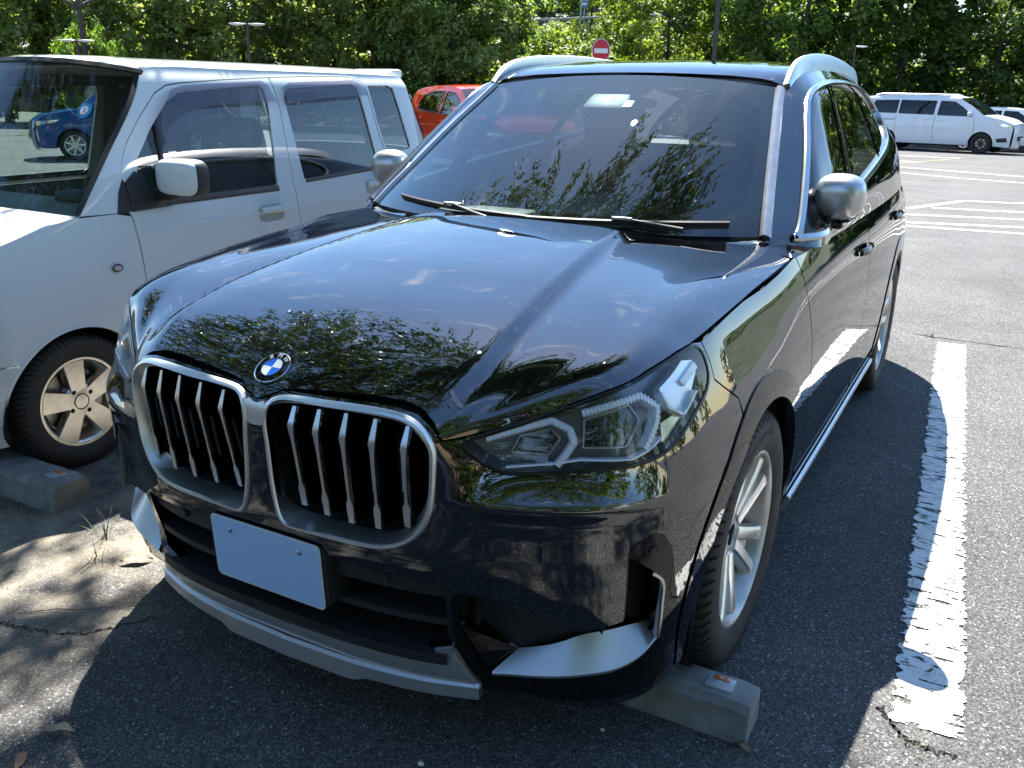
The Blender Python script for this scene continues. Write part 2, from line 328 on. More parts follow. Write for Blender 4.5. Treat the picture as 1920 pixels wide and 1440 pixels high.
def trimmed(name, fn, outline, mat, parent=None, holes=(), step=.03, bstep=None, thick=.006, sx=1, sc=(1, 1), ref=(0, 2.2, .6), out=0, ret=False):
    """a panel cut out of the smooth surface fn(u,v): exact outline, holes, own edge depth, analytic normals"""
    S = np.array(sc, float); bstep = bstep or step*.5
    loops = [resample(np.asarray(outline, float)*S, bstep)]+[resample(np.asarray(h, float)*S, bstep) for h in holes]
    V2 = []; E = []
    for L in loops:
        o = len(V2); V2 += [tuple(p) for p in L]; E += [(o+i, o+(i+1) % len(L)) for i in range(len(L))]
    A = np.array(V2); lo, hi = A.min(0), A.max(0)
    gx, gy = np.meshgrid(np.arange(lo[0]+step*.37, hi[0], step), np.arange(lo[1]+step*.41, hi[1], step)); gx[1::2] += step*.5
    G = np.stack([gx.ravel(), gy.ravel()], -1); k = in_poly(G, loops[0])
    for h in loops[1:]: k &= ~in_poly(G, h)
    G = G[k]
    if len(G):
        far = np.ones(len(G), bool)
        for i in range(0, len(G), 4000):
            far[i:i+4000] = (((G[i:i+4000, None]-A[None])**2).sum(-1).min(1) > (.45*bstep)**2)
        G = G[far]
    r = delaunay_2d_cdt([Vector(p) for p in V2]+[Vector(p) for p in G], E, [], 0, 1e-7)
    P2 = np.array([tuple(v) for v in r[0]]); T = np.array([f for f in r[2] if len(f) == 3])
    c = P2[T].mean(1); k = in_poly(c, loops[0])
    for h in loops[1:]: k &= ~in_poly(c, h)
    T = T[k]; uv = P2/S; e = 8e-4
    f = lambda q: fn(q[:, 0], q[:, 1])
    X = f(uv); du = f(uv+np.array([e/S[0], 0]))-f(uv-np.array([e/S[0], 0])); dvv = f(uv+np.array([0, e/S[1]]))-f(uv-np.array([0, e/S[1]]))
    N = np.cross(du, dvv); N /= np.linalg.norm(N, axis=1)[:, None]+1e-12
    if ((X-np.array(ref))*N).sum() < 0: N = -N
    if out: X = X+N*out
    g = np.cross(X[T[:, 1]]-X[T[:, 0]], X[T[:, 2]]-X[T[:, 0]]); fl = (g*N[T].mean(1)).sum(1) < 0; T[fl] = T[fl][:, ::-1]
    if thick:
        from collections import Counter
        cnt = Counter(tuple(sorted((int(t[i]), int(t[(i+1) % 3])))) for t in T for i in range(3)); VB = []; NB = []; FB = []; n0 = len(X)
        for t in T:
            for i in range(3):
                a, b = int(t[i]), int(t[(i+1) % 3])
                if cnt[tuple(sorted((a, b)))] == 1:
                    nn = np.cross(X[b]-X[a], N[a]); nn /= np.linalg.norm(nn)+1e-12; j = n0+len(VB)
                    VB += [X[a], X[b], X[b]-N[b]*thick, X[a]-N[a]*thick]; NB += [nn]*4; FB.append((j+3, j+2, j+1, j))
        V = np.vstack([X, np.array(VB)]); NN = np.vstack([N, np.array(NB)]); F = [tuple(t) for t in T]+FB
    else: V, NN, F = X, N, [tuple(t) for t in T]
    if sx < 0:
        V = V*np.array([-1, 1, 1]); NN = NN*np.array([-1, 1, 1]); F = [q[::-1] for q in F]
    if ret: return V, F, NN
    return mesh(name, V, F, mat, parent, N=NN)
def rect(u0, u1, v0, v1): return [(u0, v0), (u1, v0), (u1, v1), (u0, v1)]
def sweep(name, P, D1, D2, sec, mat, parent=None, closed=False, angle=40, sx=1):
    """sweep section sec [(a,b)] along points P with per-point axes D1, D2"""
    P = np.asarray(P, float); D1 = np.asarray(D1, float); D2 = np.asarray(D2, float); m, k = len(P), len(sec); V = []
    for i in range(m):
        for a, b in sec: V.append(P[i]+D1[i]*a+D2[i]*b)
    F = []
    for i in range(m if closed else m-1):
        j = (i+1) % m
        for q in range(k): F.append((i*k+q, i*k+(q+1) % k, j*k+(q+1) % k, j*k+q))
    if not closed: F.append(tuple(range(k))); F.append(tuple((m-1)*k+q for q in range(k-1, -1, -1)))
    V = np.array(V)
    if sx < 0: V = V*np.array([-1, 1, 1])
    me = bpy.data.meshes.new(name); bm = bmesh.new(); vv = [bm.verts.new(tuple(p)) for p in V]
    for q in F:
        try: bm.faces.new([vv[i] for i in q])
        except ValueError: pass
    return bm_obj(name, bm, mat, parent, angle=angle)
def trim_on(name, fn, path, w, h, mat, parent=None, closed=False, sx=1, ref=(0, 2.2, .6), round_=True, base=-.003):
    """raised moulding of width w and height h following a path on the surface fn"""
    q = np.asarray(path, float); e = 1e-3
    P = fn(q[:, 0], q[:, 1]); du = fn(q[:, 0]+e, q[:, 1])-fn(q[:, 0]-e, q[:, 1]); dv_ = fn(q[:, 0], q[:, 1]+e)-fn(q[:, 0], q[:, 1]-e)
    N = np.cross(du, dv_); N /= np.linalg.norm(N, axis=1)[:, None]+1e-12
    if ((P-np.array(ref))*N).sum() < 0: N = -N
    T = (np.roll(P, -1, 0)-np.roll(P, 1, 0)) if closed else np.gradient(P, axis=0); T /= np.linalg.norm(T, axis=1)[:, None]+1e-12
    D = np.cross(N, T)
    sec = [(-w/2, base), (-w/2, h*.55), (-w*.3, h), (w*.3, h), (w/2, h*.55), (w/2, base)] if round_ else [(-w/2, base), (-w/2, h), (w/2, h), (w/2, base)]
    return sweep(name, P, D, N, sec, mat, parent, closed, sx=sx)
# =================================================================== the black SUV
bmw = empty('parked_suv', (0, 0, 0), 0, 'black SUV with twin kidney grille parked nose-on in the foreground', 'car')
fB = lambda s, z: B(s, z)
def fBo(o): return lambda s, z: B(s, z, o)
CY_F, CY_R, CZ, TYR = .846, 3.538, .345, .352
def arch_sz(cy_, R, a0, a1, n=40):
    """points of a circle round a wheel centre, in body coordinates (s,z)"""
    out = []
    for a in np.linspace(a0, a1, n):
        y = cy_-R*math.cos(a); z = CZ+R*math.sin(a); out.append((s_at(y=y), z))
    return out
KID_OUT = [(0.0, 0.822), (0.026, 0.832), (0.052, 0.847), (0.09, 0.852), (0.182, 0.858), (0.28, 0.863), (0.35, 0.861), (0.392, 0.853), (0.422, 0.833), (0.44, 0.803), (0.445, 0.781), (0.44, 0.684), (0.428, 0.633), (0.404, 0.596), (0.368, 0.57), (0.332, 0.557), (0.282, 0.551), (0.18, 0.551), (0.084, 0.546), (0.058, 0.550), (0.046, 0.57), (0.036, 0.611), (0.030, 0.66), (0, .66)]
KID_R = KID_OUT[1:-2]
HL = [(0.486, 0.804), (0.578, 0.830), (0.71, 0.868), (0.814, 0.896), (0.938, 0.925), (1.064, 0.945), (1.148, 0.951), (1.174, 0.939), (1.179, 0.909), (1.17, 0.877), (1.134, 0.851), (1.058, 0.822), (0.992, 0.788), (0.95, 0.773), (0.908, 0.763), (0.844, 0.757), (0.754, 0.752), (0.646, 0.745), (0.582, 0.744), (0.562, 0.749), (0.52, 0.770), (0.496, 0.791)]
FRAME = [(0.478, 0.468), (0.466, 0.446), (0.466, 0.325), (0.488, 0.268), (0.532, 0.199), (0.65, 0.19), (0.826, 0.19), (0.952, 0.195), (1.034, 0.23), (1.046, 0.298), (0.995, 0.454), (0.966, 0.559), (0.940, 0.596), (0.912, 0.609), (0.852, 0.590), (0.848, 0.567), (0.85, 0.407), (0.756, 0.391), (0.63, 0.438), (0.524, 0.464)]
LOWG = [(.458, .487), (.452, .345), (.462, .318), (.345, .282), (.2, .268), (0, .262)]
HOODF = [(0, .833), (.03, .842), (.056, .857), (.092, .862), (.182, .868), (.28, .873), (.352, .871), (.399, .862), (.432, .840), (.452, .812), (.488, .816), (.578, .837), (.71, .875), (.814, .903), (.938, .932), (1.064, .952), (1.15, .958)]
def mir(p): return [(-a, b) for a, b in p[::-1]]
# ---- front bumper
seam = [(1.184, .950), (1.192, .905), (1.188, .868), (1.225, .842), (1.285, .803)]
archF = [p for p in arch_sz(CY_F, .435, math.radians(62), math.radians(-20), 24)]
half = [(a, b-.004) for a, b in HOODF[1:]]+seam+archF+[(1.03, .185), (.95, .172), (.80, .170), (.53, .182)]
bump_out = [(0, .829)]+half+[(.3, .20), (0, .205)]
bump_out = bump_out+mir(bump_out[1:-1])
lowg_full = [(0, .262)]+LOWG[::-1][1:]+[(.2, .503), (0, .507)]
lowg_full = lowg_full+mir(lowg_full[1:-1])
kidR = chaikin(KID_R, 1); kidL = [(-a, b) for a, b in kidR[::-1]]
hlR = chaikin(HL, 1); hlL = [(-a, b) for a, b in hlR[::-1]]
frR = np.array(FRAME); frL = [(-a, b) for a, b in frR[::-1]]
bumper = trimmed('front_bumper', fB, bump_out, M_black, bmw, holes=[kidR, kidL, hlR, hlL, frR, frL, lowg_full], step=.03, thick=.02)
# ---- hood
FB_ = lambda L: [tuple(B(s, z)) for s, z in L]
SIDE_SZ = np.array([(.455, .812), (.50, .8194), (.565, .8363), (.665, .8622), (.87, .9161), (1.15, .958), (1.50, .990), (1.90, 1.030)])
def hood_net():
    sd = [B(s_, z_) for s_, z_ in SIDE_SZ]
    C0 = [(0, .006, .833), (0, .028, .857), (0, .064, .884), (0, .130, .921), (0, .28, .975), (0, .55, 1.028), (0, .85, 1.066), (0, 1.135, 1.094)]
    C1 = [(.21, .015, .832), (.213, .037, .856), (.216, .073, .883), (.218, .139, .920), (.215, .287, .973), (.205, .56, 1.026), (.195, .86, 1.064), (.185, 1.142, 1.091)]
    C2 = [(.385, .036, .831), (.395, .060, .855), (.410, .098, .882), (.427, .168, .921), (.426, .31, .967), (.402, .57, 1.017), (.372, .87, 1.056), (.345, 1.155, 1.083)]
    C3 = [(.425, .045, .826), (.446, .074, .849), (.466, .120, .875), (.478, .197, .908), (.472, .34, .950), (.448, .60, 1.000), (.416, .89, 1.039), (.385, 1.185, 1.068)]
    C4 = [(.441, .051, .820), (.470, .084, .840), (.508, .138, .868), (.552, .205, .900), (.612, .325, .947), (.615, .560, .995), (.600, .88, 1.029), (.560, 1.240, 1.058)]
    C5 = [(.447, .0535, .8145), (.483, .087, .829), (.531, .131, .853), (.597, .187, .884), (.700, .300, .937), (.738, .528, .982), (.750, .860, 1.017), (.735, 1.300, 1.046)]
    cols = [C0, C1, C2, C3, C4, C5, sd]
    G = np.array([[tuple(p) for p in c] for c in cols])
    mixr = lambda a, b, t: G[a]*(1-t)+G[b]*t
    G = np.stack([G[0], G[1], mixr(1, 2, .86)+np.array([0, 0, .0012]), G[2], G[3], mixr(3, 4, .14)+np.array([0, 0, .0008]), G[4], G[5], G[6]])   # close rows keep the crease crisp
    return np.concatenate([G[:0:-1]*np.array([-1, 1, 1]), G], 0)
HN = hood_net(); hoodf = netfn(HN)
_hf = np.array(HOODF); _scol = [0, .22, .362, .385, .425, .4272, .441, .449, .455]
_ucol = hoodf.du; _scol2 = [-q for q in _scol[:0:-1]]+_scol
def hood_s(u, v):
    """bonnet surface whose front and side edges follow grille, headlamp and wing exactly"""
    u = np.atleast_1d(np.asarray(u, float)); v = np.atleast_1d(np.asarray(v, float)); X = hoodf(u, v); X0 = hoodf(u, np.zeros_like(u))
    ss = np.interp(u, _ucol, _scol2); E_ = B(ss, np.interp(np.abs(ss), _hf[:, 0], _hf[:, 1])); w = np.clip(1-v/.16, 0, 1)**2*0
    sv = np.interp(v, hoodf.dv, SIDE_SZ[:, 0]); zv = np.where(sv < 1.15, np.interp(sv, _hf[:, 0], _hf[:, 1]), herm(SIDE_SZ[4:, 0], SIDE_SZ[4:, 1], sv))
    sg = np.where(u < .5, -1., 1.); E2 = B(sv, zv)*np.stack([sg, np.ones_like(sg), np.ones_like(sg)], -1)
    u1 = np.where(u < .5, 0., 1.); X1 = hoodf(u1, v); X1 = X1+(B(sg*.455, np.full_like(u, .8124))-hoodf(u1, np.zeros_like(u)))*w[:, None]
    w2 = np.clip(1-np.abs(u-u1)/.10, 0, 1)**2
    return X+(E2-X1)*w2[:, None]
_fe = []
for u_ in np.linspace(0, 1, 121):
    vv_ = np.linspace(0, .3, 200); X_ = hood_s(np.full(200, u_), vv_); sx_ = np.array([s_at(x=abs(q)) for q in X_[:, 0]]); zt_ = np.interp(sx_, _hf[:, 0], _hf[:, 1])-X_[:, 2]; k_ = np.argmax(zt_ <= 0); lim = np.clip((.5-abs(u_-.5))/.02, 0, 1)
    _fe.append((u_, float(vv_[k_])*float(abs(X_[0, 0]) < .44)))
hood = trimmed('hood', hood_s, _fe+[(1, 1), (0, 1)], M_black, bmw, step=.022, bstep=.02, sc=(1.9, 1.25), ref=(0, .7, .5), thick=.012)
# ---- fenders, doors, quarters, sills
DSEAM = [(1.955, 1.028), (1.968, .95), (1.980, .85), (1.992, .70), (2.0, .55), (2.003, .36), (1.985, .30)]
for sx in (1, -1):
    top = [(1.188, .951), (1.25, .959), (1.32, .967), (1.40, .975), (1.50, .984), (1.645, .991), (1.78, 1.006), (1.925, 1.027)]
    fend = top+[(a-.003, b) for a, b in DSEAM]+arch_sz(CY_F, .435, math.radians(187), math.radians(64), 50)+[(a+.004, b+.003) for a, b in seam[::-1]]
    trimmed('fender', fB, fend, M_black, bmw, step=.03, thick=.01, sx=sx)
    S2 = 3.055
    d1 = [(a+.003, b) for a, b in DSEAM[:-1]]+[(2.03, .338), (S2-.02, .338), (S2-.002, .40), (S2-.004, 1.03)]
    fd = trimmed('front_door', fB, d1, M_black, bmw, step=.04, thick=.008, sx=sx)
    sr = lambda y: s_at(y=y)
    d2 = [(S2+.003, 1.03), (S2+.003, .40), (S2+.02, .338)]+arch_sz(CY_R, .435, math.radians(0), math.radians(75), 30)+[(sr(3.60), .95), (sr(3.66), 1.03)]
    rd = trimmed('rear_door', fB, d2, M_black, bmw, step=.04, thick=.008, sx=sx)
    q = [(sr(3.665), 1.03), (sr(3.605), .95)]+arch_sz(CY_R, .435, math.radians(78), math.radians(195), 40)+[(sr(4.05), .24), (sr(4.33), .24), (sr(4.33), 1.03)]
    trimmed('rear_quarter', fB, q, M_black, bmw, step=.05, thick=.008, sx=sx)
    # lower cladding and sill strip
    trimmed('sill', fBo(.006), [(s_at(y=1.26), .22), (s_at(y=3.10), .22), (s_at(y=3.10), .328), (s_at(y=1.26), .328)], M_gloss, bmw, step=.05, thick=.03, sx=sx)
    sil = trim_on('sill_strip', fBo(.012), [(s, .262) for s in np.linspace(s_at(y=1.30), s_at(y=3.06), 40)], .055, .012, M_silver, bmw, sx=sx)
    for nm, cy_ in (('front_arch_cladding', CY_F), ('rear_arch_cladding', CY_R)):
        o1 = arch_sz(cy_, .462, math.radians(-17), math.radians(197), 70); i1 = arch_sz(cy_, .392, math.radians(197), math.radians(-20), 70)
        ar = trimmed(nm, fBo(.004), o1+i1, M_gloss, bmw, step=.035, bstep=.02, thick=.005, sx=sx)
        # inner lip turning into the wheel well
        a = np.linspace(math.radians(-20), math.radians(197), 70); y = cy_-.392*np.cos(a); z = CZ+.392*np.sin(a)
        P = np.array([B(s_at(y=yy), zz, .004) for yy, zz in zip(y, z)]); V = []; F = []
        for k, (inx, rr) in enumerate(((0, .392), (.012, .386), (.03, .386), (.05, .40))):
            for p, t in zip(P, a): V.append((p[0]-inx, cy_-rr*math.cos(t), CZ+rr*math.sin(t)))
        n = len(a)
        for k in range(3):
            for i in range(n-1): F.append((k*n+i, k*n+i+1, (k+1)*n+i+1, (k+1)*n+i) if sx > 0 else (k*n+i, (k+1)*n+i, (k+1)*n+i+1, k*n+i+1))
        V = np.array(V)*np.array([sx, 1, 1]); mesh('arch_lip', V, F, M_gloss, ar, angle=30)
        # wheel well
        V = []; F = []; a = np.linspace(math.radians(-25), math.radians(205), 30)
        for xx in (.872, .55):
            for t in a: V.append((sx*xx, cy_-.41*math.cos(t), CZ+.41*math.sin(t)))
        n = len(a)
        for i in range(n-1): F.append((i, i+1, n+i+1, n+i))
        F.append(tuple(range(n, 2*n))); mesh('wheel_well', V, F, M_dark, bmw, angle=30)
    # door handles
    for par, s0 in ((fd, s_at(y=2.25)), (rd, s_at(y=3.25))):
        zc = .925 if par is fd else .945
        pts = [(s0-.10+i*.02, zc+.003*math.sin(i/10*math.pi)) for i in range(11)]
        q_ = np.array(pts); P = np.array([B(s, z, .028-.02*abs((i-5)/5)**3) for i, (s, z) in enumerate(pts)]); T = np.gradient(P, axis=0); T /= np.linalg.norm(T, axis=1)[:, None]
        Nn = np.tile([1, 0, .12], (11, 1)); Dz = np.cross(T, Nn)
        sweep('door_handle', P, Dz, Nn, [(-.014, -.006), (-.014, .003), (-.006, .008), (.006, .008), (.014, .003), (.014, -.006)], M_black, par, sx=sx)
        ho = [(s0+.075*math.cos(t), zc+.03*math.sin(t)) for t in np.linspace(0, 2*math.pi, 20, endpoint=False)]
        trimmed('handle_cup', fBo(.0016), ho, M_gloss, par, step=.03, thick=.002, sx=sx)
    # chrome strip low on the front door / fender vent
# ---- tail
sr = s_at(y=4.335); se = float(_s2[-1])
tail = [(sr, .24), (se-1e-3, .24), (se-1e-3, 1.03), (sr, 1.03)]
for sx in (1, -1): trimmed('tailgate', fB, tail, M_black, bmw, step=.08, thick=.01, sx=sx)
# ---- upper body: side frames, roof, glass
LOOP = [(.085, .020), (.182, .0245), (.30, .030), (.42, .036), (.60, .046), (.75, .057), (.825, .070), (.868, .098), (.888, .15), (.896, .24), (.897, .36), (.892, .50), (.878, .60), (.835, .685), (.74, .735), (.60, .745), (.45, .725), (.345, .67), (.288, .58), (.257, .46), (.236, .34), (.218, .25), (.185, .15), (.145, .085), (.112, .045)]
LOOPs = curve2(LOOP+[LOOP[0]], 140)[:-1]
def offset2(L, d, sc_):
    L = np.asarray(L)*np.array(sc_); T = np.roll(L, -1, 0)-np.roll(L, 1, 0); T /= np.linalg.norm(T, axis=1)[:, None]; Nn = np.stack([T[:, 1], -T[:, 0]], -1)
    a = .5*np.sum(L[:, 0]*np.roll(L[:, 1], -1)-np.roll(L[:, 0], -1)*L[:, 1]); return (L+Nn*d*(1 if a > 0 else -1))/np.array(sc_)
SSC = (.72, 2.75)
for sx in (1, -1):
    fr_ = trimmed('side_frame', side, rect(0, 1, 0, 1), M_black, bmw, holes=[offset2(LOOPs, .004, SSC)], step=.04, bstep=.02, sc=SSC, thick=.02, sx=sx)
    inner = offset2(LOOPs, -.020, SSC)
    trim_on('window_chrome', side, offset2(LOOPs, -.008, SSC), .026, .012, M_chrome, fr_, closed=True, sx=sx, base=-.012)
    # gloss black frame just inside the chrome, then the panes
    vs1, vs2 = .232, .268
    bands = []
    def clip(L, v0, v1):
        L = np.asarray(L); out = []
        m = len(L)
        for i in range(m):
            a, b = L[i], L[(i+1) % m]
            ina, inb = v0 <= a[1] <= v1, v0 <= b[1] <= v1
            if ina: out.append(a)
            for vv in ((v0, v1) if b[1] > a[1] else (v1, v0)):
                if (a[1]-vv)*(b[1]-vv) < 0: t = (vv-a[1])/(b[1]-a[1]); out.append(a+(b-a)*t)
        return np.array(out)
    slant = lambda L, k: np.stack([L[:, 0], L[:, 1]-k*(L[:, 0]-.5)], -1)
    k = .085
    Ls = slant(inner, k)
    for v0, v1, nm in ((-1, .222, 'front_window'), (.262, .520, 'rear_window'), (.548, 2, 'quarter_window')):
        Lc = clip(Ls, v0, v1); Lc = slant(Lc, -k)
        trimmed(nm, side, Lc, M_glassd, fr_, step=.05, sc=SSC, thick=.004, sx=sx, out=-.006)
    for v0, v1 in ((.2225, .2615), (.5205, .5475)):
        Lc = slant(clip(Ls, v0, v1), -k); trimmed('window_pillar', side, Lc, M_gloss, fr_, step=.05, sc=SSC, thick=.006, sx=sx, out=-.002)
    for v0 in (.2415,):
        pth = [(u, v0+k*(u-.5)) for u in np.linspace(.25, .87, 20)]; trim_on('pillar_gap', side, pth, .006, .0004, M_dark, fr_, sx=sx, round_=False, base=-.004)
edge = SIDE[-1]
def roof_net():
    rows = []
    ze = edge
    cen = [(0, 2.042, 1.5435), (0, 2.12, 1.563), (0, 2.22, 1.581), (0, 2.38, 1.599), (0, 2.65, 1.612), (0, 3.0, 1.617), (0, 3.5, 1.600), (0, 3.9, 1.565), (0, 4.25, 1.505)]
    G = []
    for fx, fz in ((0, 0), (.45, .10), (.75, .30), (.92, .60), (1, 1)):
        G.append([(e[0]*fx, c[1]+(e[1]-c[1])*fx**2, c[2]+(e[2]-c[2])*fz) for e, c in zip(ze, cen)])
    G = np.array(G); return np.concatenate([G[:0:-1]*np.array([-1, 1, 1]), G], 0)
RN = roof_net(); rooff = netfn(RN)
trimmed('roof', rooff, rect(0, 1, 0.004, 1), M_black, bmw, step=.045, bstep=.03, sc=(1.26, 2.3), ref=(0, 3, 1.0), thick=.012)
# sunroof-less roof seam, spoiler
for sx in (1, -1):
    pr = np.array([(.598, 2.045, 1.503), (.597, 2.10, 1.545), (.594, 2.18, 1.578), (.590, 2.30, 1.600), (.583, 2.5, 1.616), (.575, 2.8, 1.625), (.567, 3.1, 1.622), (.556, 3.5, 1.605), (.545, 3.75, 1.585), (.537, 3.88, 1.555), (.533, 3.95, 1.525)])
    pr = curve2(pr, 70); T = np.gradient(pr, axis=0); T /= np.linalg.norm(T, axis=1)[:, None]
    D1 = np.tile([1., 0, .18], (70, 1)); D2 = np.cross(T, D1)*-1; D2[D2[:, 2] < 0] *= -1
    sweep('roof_rail', pr, D1, D2, [(-.009, -.055), (-.013, .0), (-.009, .008), (.006, .010), (.013, .003), (.012, -.055)], M_alu, bmw, angle=50, sx=sx)
V = []; F = []
# rear screen and tail closing
rs = np.array([[( .50*t, 4.25+(4.46-4.25)*k*(1-.15*t*t), 1.445-.40*k+.06*(1-t*t)*(1-k)) for k in (0, .5, 1)] for t in np.linspace(-1, 1, 7)])
trimmed('rear_screen', netfn(rs), rect(0, 1, 0, 1), M_glassd, bmw, step=.08, sc=(1, .45), ref=(0, 3, 1), thick=.004)
# ---- windscreen
def ws_net():
    ed = [(.745, 1.385, 1.052), (.735, 1.425, 1.085), (.697, 1.58, 1.195), (.648, 1.79, 1.340), (.606, 1.97, 1.455), (.592, 2.035, 1.497)]
    ce = [(0, 1.128, 1.060), (0, 1.172, 1.085), (0, 1.365, 1.1925), (0, 1.645, 1.3440), (0, 1.905, 1.4780), (0, 2.030, 1.5405)]
    G = []
    for fx in (0, .3, .6, .82, 1):
        g = fx**2.1; G.append([(e[0]*fx, c[1]+(e[1]-c[1])*g, c[2]+(e[2]-c[2])*g) for e, c in zip(ed, ce)])
    G = np.array(G); return np.concatenate([G[:0:-1]*np.array([-1, 1, 1]), G], 0)
wsf = netfn(ws_net())
ws = trimmed('windscreen', wsf, rect(.022, .978, .02, .99), M_glassws, bmw, step=.035, sc=(1.45, .95), ref=(0, 2, .8), thick=.004)
# black ceramic band round the glass (printed on its inner face)
oo = rect(.012, .988, .01, .997); ii = chaikin([(.055, .10), (.30, .065), (.70, .065), (.945, .10), (.955, .5), (.94, .90), (.62, .93), (.60, .84), (.40, .84), (.38, .93), (.06, .90), (.045, .5)], 1)
M_frit = pmat('ceramic_frit', (.010, .010, .011), 1.0, spec=0)
trimmed('ceramic_band', wsf, oo, M_frit, ws, holes=[ii], step=.05, bstep=.02, sc=(1.45, .95), ref=(0, 2, .8), thick=0, out=-.006)
for sx in (1, -1):   # pillar moulding, its pale colour stands in for the reflected sky
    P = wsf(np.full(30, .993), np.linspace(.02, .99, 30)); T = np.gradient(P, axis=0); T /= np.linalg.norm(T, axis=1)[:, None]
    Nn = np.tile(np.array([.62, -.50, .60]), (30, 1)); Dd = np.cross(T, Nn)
    sweep('pillar_moulding', P, Dd, Nn, [(-.018, -.010), (-.016, .005), (0, .010), (.015, .005), (.017, -.010)], pmat('pillar_sky_sheen', (.42, .41, .40), .32, .8, var=.1), bmw, sx=sx)
# cowl between bonnet and glass
cw = []
for u in np.linspace(0, 1, 33):
    a = hoodf([u], [.995])[0]; b = wsf([u*.94+.03], [.025])[0]; cw.append([tuple(a+np.array([0, -.01, -.016])), tuple((a+b)/2+np.array([0, 0, -.02])), tuple(b+np.array([0, .01, -.008]))])
trimmed('cowl_panel', netfn(np.array(cw)), rect(0, 1, 0, 1), M_plastic, bmw, step=.05, sc=(1.5, .12), ref=(0, 1.2, .5), thick=0)

for sx in (1, -1):   # wing top filling the corner at the pillar foot
    q0 = hood_s([.93], [.997])[0]; q1 = B(1.93, 1.0305); q2 = side([.004], [.044])[0]; q3 = side([.004], [.001])[0]; q4 = B(1.93, 1.03)
    G = np.array([[q0+np.array([-.03, .006, -.004]), (q0+q3)/2+np.array([-.01, 0, 0]), q3], [(q0+q1)/2+np.array([0, .004, -.002]), (q0+q1+q2+q3)/4+np.array([0, 0, .002]), (q2+q3)/2], [q1+np.array([.0, .004, -.001]), (q1+q2)/2+np.array([.002, 0, 0]), q2]])
    trimmed('pillar_base', netfn(G), rect(0, 1, 0, 1), M_black, bmw, step=.03, sc=(.16, .2), thick=.004, sx=sx, ref=(0, 1.4, .7))
# ---- kidney grille
KO = [(.030, .66), (.027, .74), (.022, .795), (.030, .830), (.052, .846)]+KID_OUT[3:-3]+[(.036, .611)]
KI = [(0.028, 0.719), (0.018, 0.795), (0.028, 0.82), (0.054, 0.835), (0.096, 0.843), (0.186, 0.851), (0.284, 0.855), (0.354, 0.853), (0.39, 0.844), (0.414, 0.823), (0.43, 0.8), (0.432, 0.771), (0.428, 0.701), (0.418, 0.663), (0.386, 0.618), (0.35, 0.598), (0.284, 0.594), (0.182, 0.594), (0.082, 0.598), (0.05, 0.615), (0.038, 0.65)]
KC = np.array([.232, .70]); TH = np.linspace(0, 2*math.pi, 120, endpoint=False)
def polar(L):
    L = resample(chaikin(L, 2), .004); d = L-KC; th = np.arctan2(d[:, 1], d[:, 0]) % (2*math.pi); r = np.linalg.norm(d, axis=1); o = np.argsort(th); th, r = th[o], r[o]
    return np.interp(TH, np.concatenate([th[-3:]-2*math.pi, th, th[:3]+2*math.pi]), np.concatenate([r[-3:], r, r[:3]]))
rO, rI = polar(KO), polar(KI)
cs = np.stack([np.cos(TH), np.sin(TH)], -1)
dep = np.interp(-np.sin(TH), [-1, -.3, .25, .6, 1], [.014, .016, .020, .050, .056])
Pin = KC+cs*rI[:, None]-np.stack([dep*.62, dep*.60], -1); Pout = KC+cs*rO[:, None]
def ring(name, rows, mat, parent, sx):
    V = []; F = []; n = len(TH)
    for P2, o in rows: V.append(B(P2[:, 0], P2[:, 1], 0)+np.stack([np.zeros(n), -np.broadcast_to(o, (n,)), np.zeros(n)], -1))
    V = np.vstack(V)*np.array([sx, 1, 1])
    for k in range(len(rows)-1):
        for i in range(n):
            j = (i+1) % n; q = (k*n+i, k*n+j, (k+1)*n+j, (k+1)*n+i); F.append(q if sx > 0 else q[::-1])
    return mesh(name, V, F, mat, parent, angle=16)
M_kid = pmat('kidney_frame_satin', (.78, .79, .78), .42, 1, var=.05, vscale=80)
gr_back = box('radiator_panel', (0, .175, .69), (.90, .02, .34), pmat('radiator', (.012, .013, .015), .5, var=.2), bmw, bevel=0)
for k in range(20):
    box('radiator_fin', (0, .158, .55+k*.0148), (.88, .012, .003), pmat('radiator_fin', (.035, .037, .04), .4), gr_back, bevel=0)
XS = [.1033+.0691*i for i in range(5)]
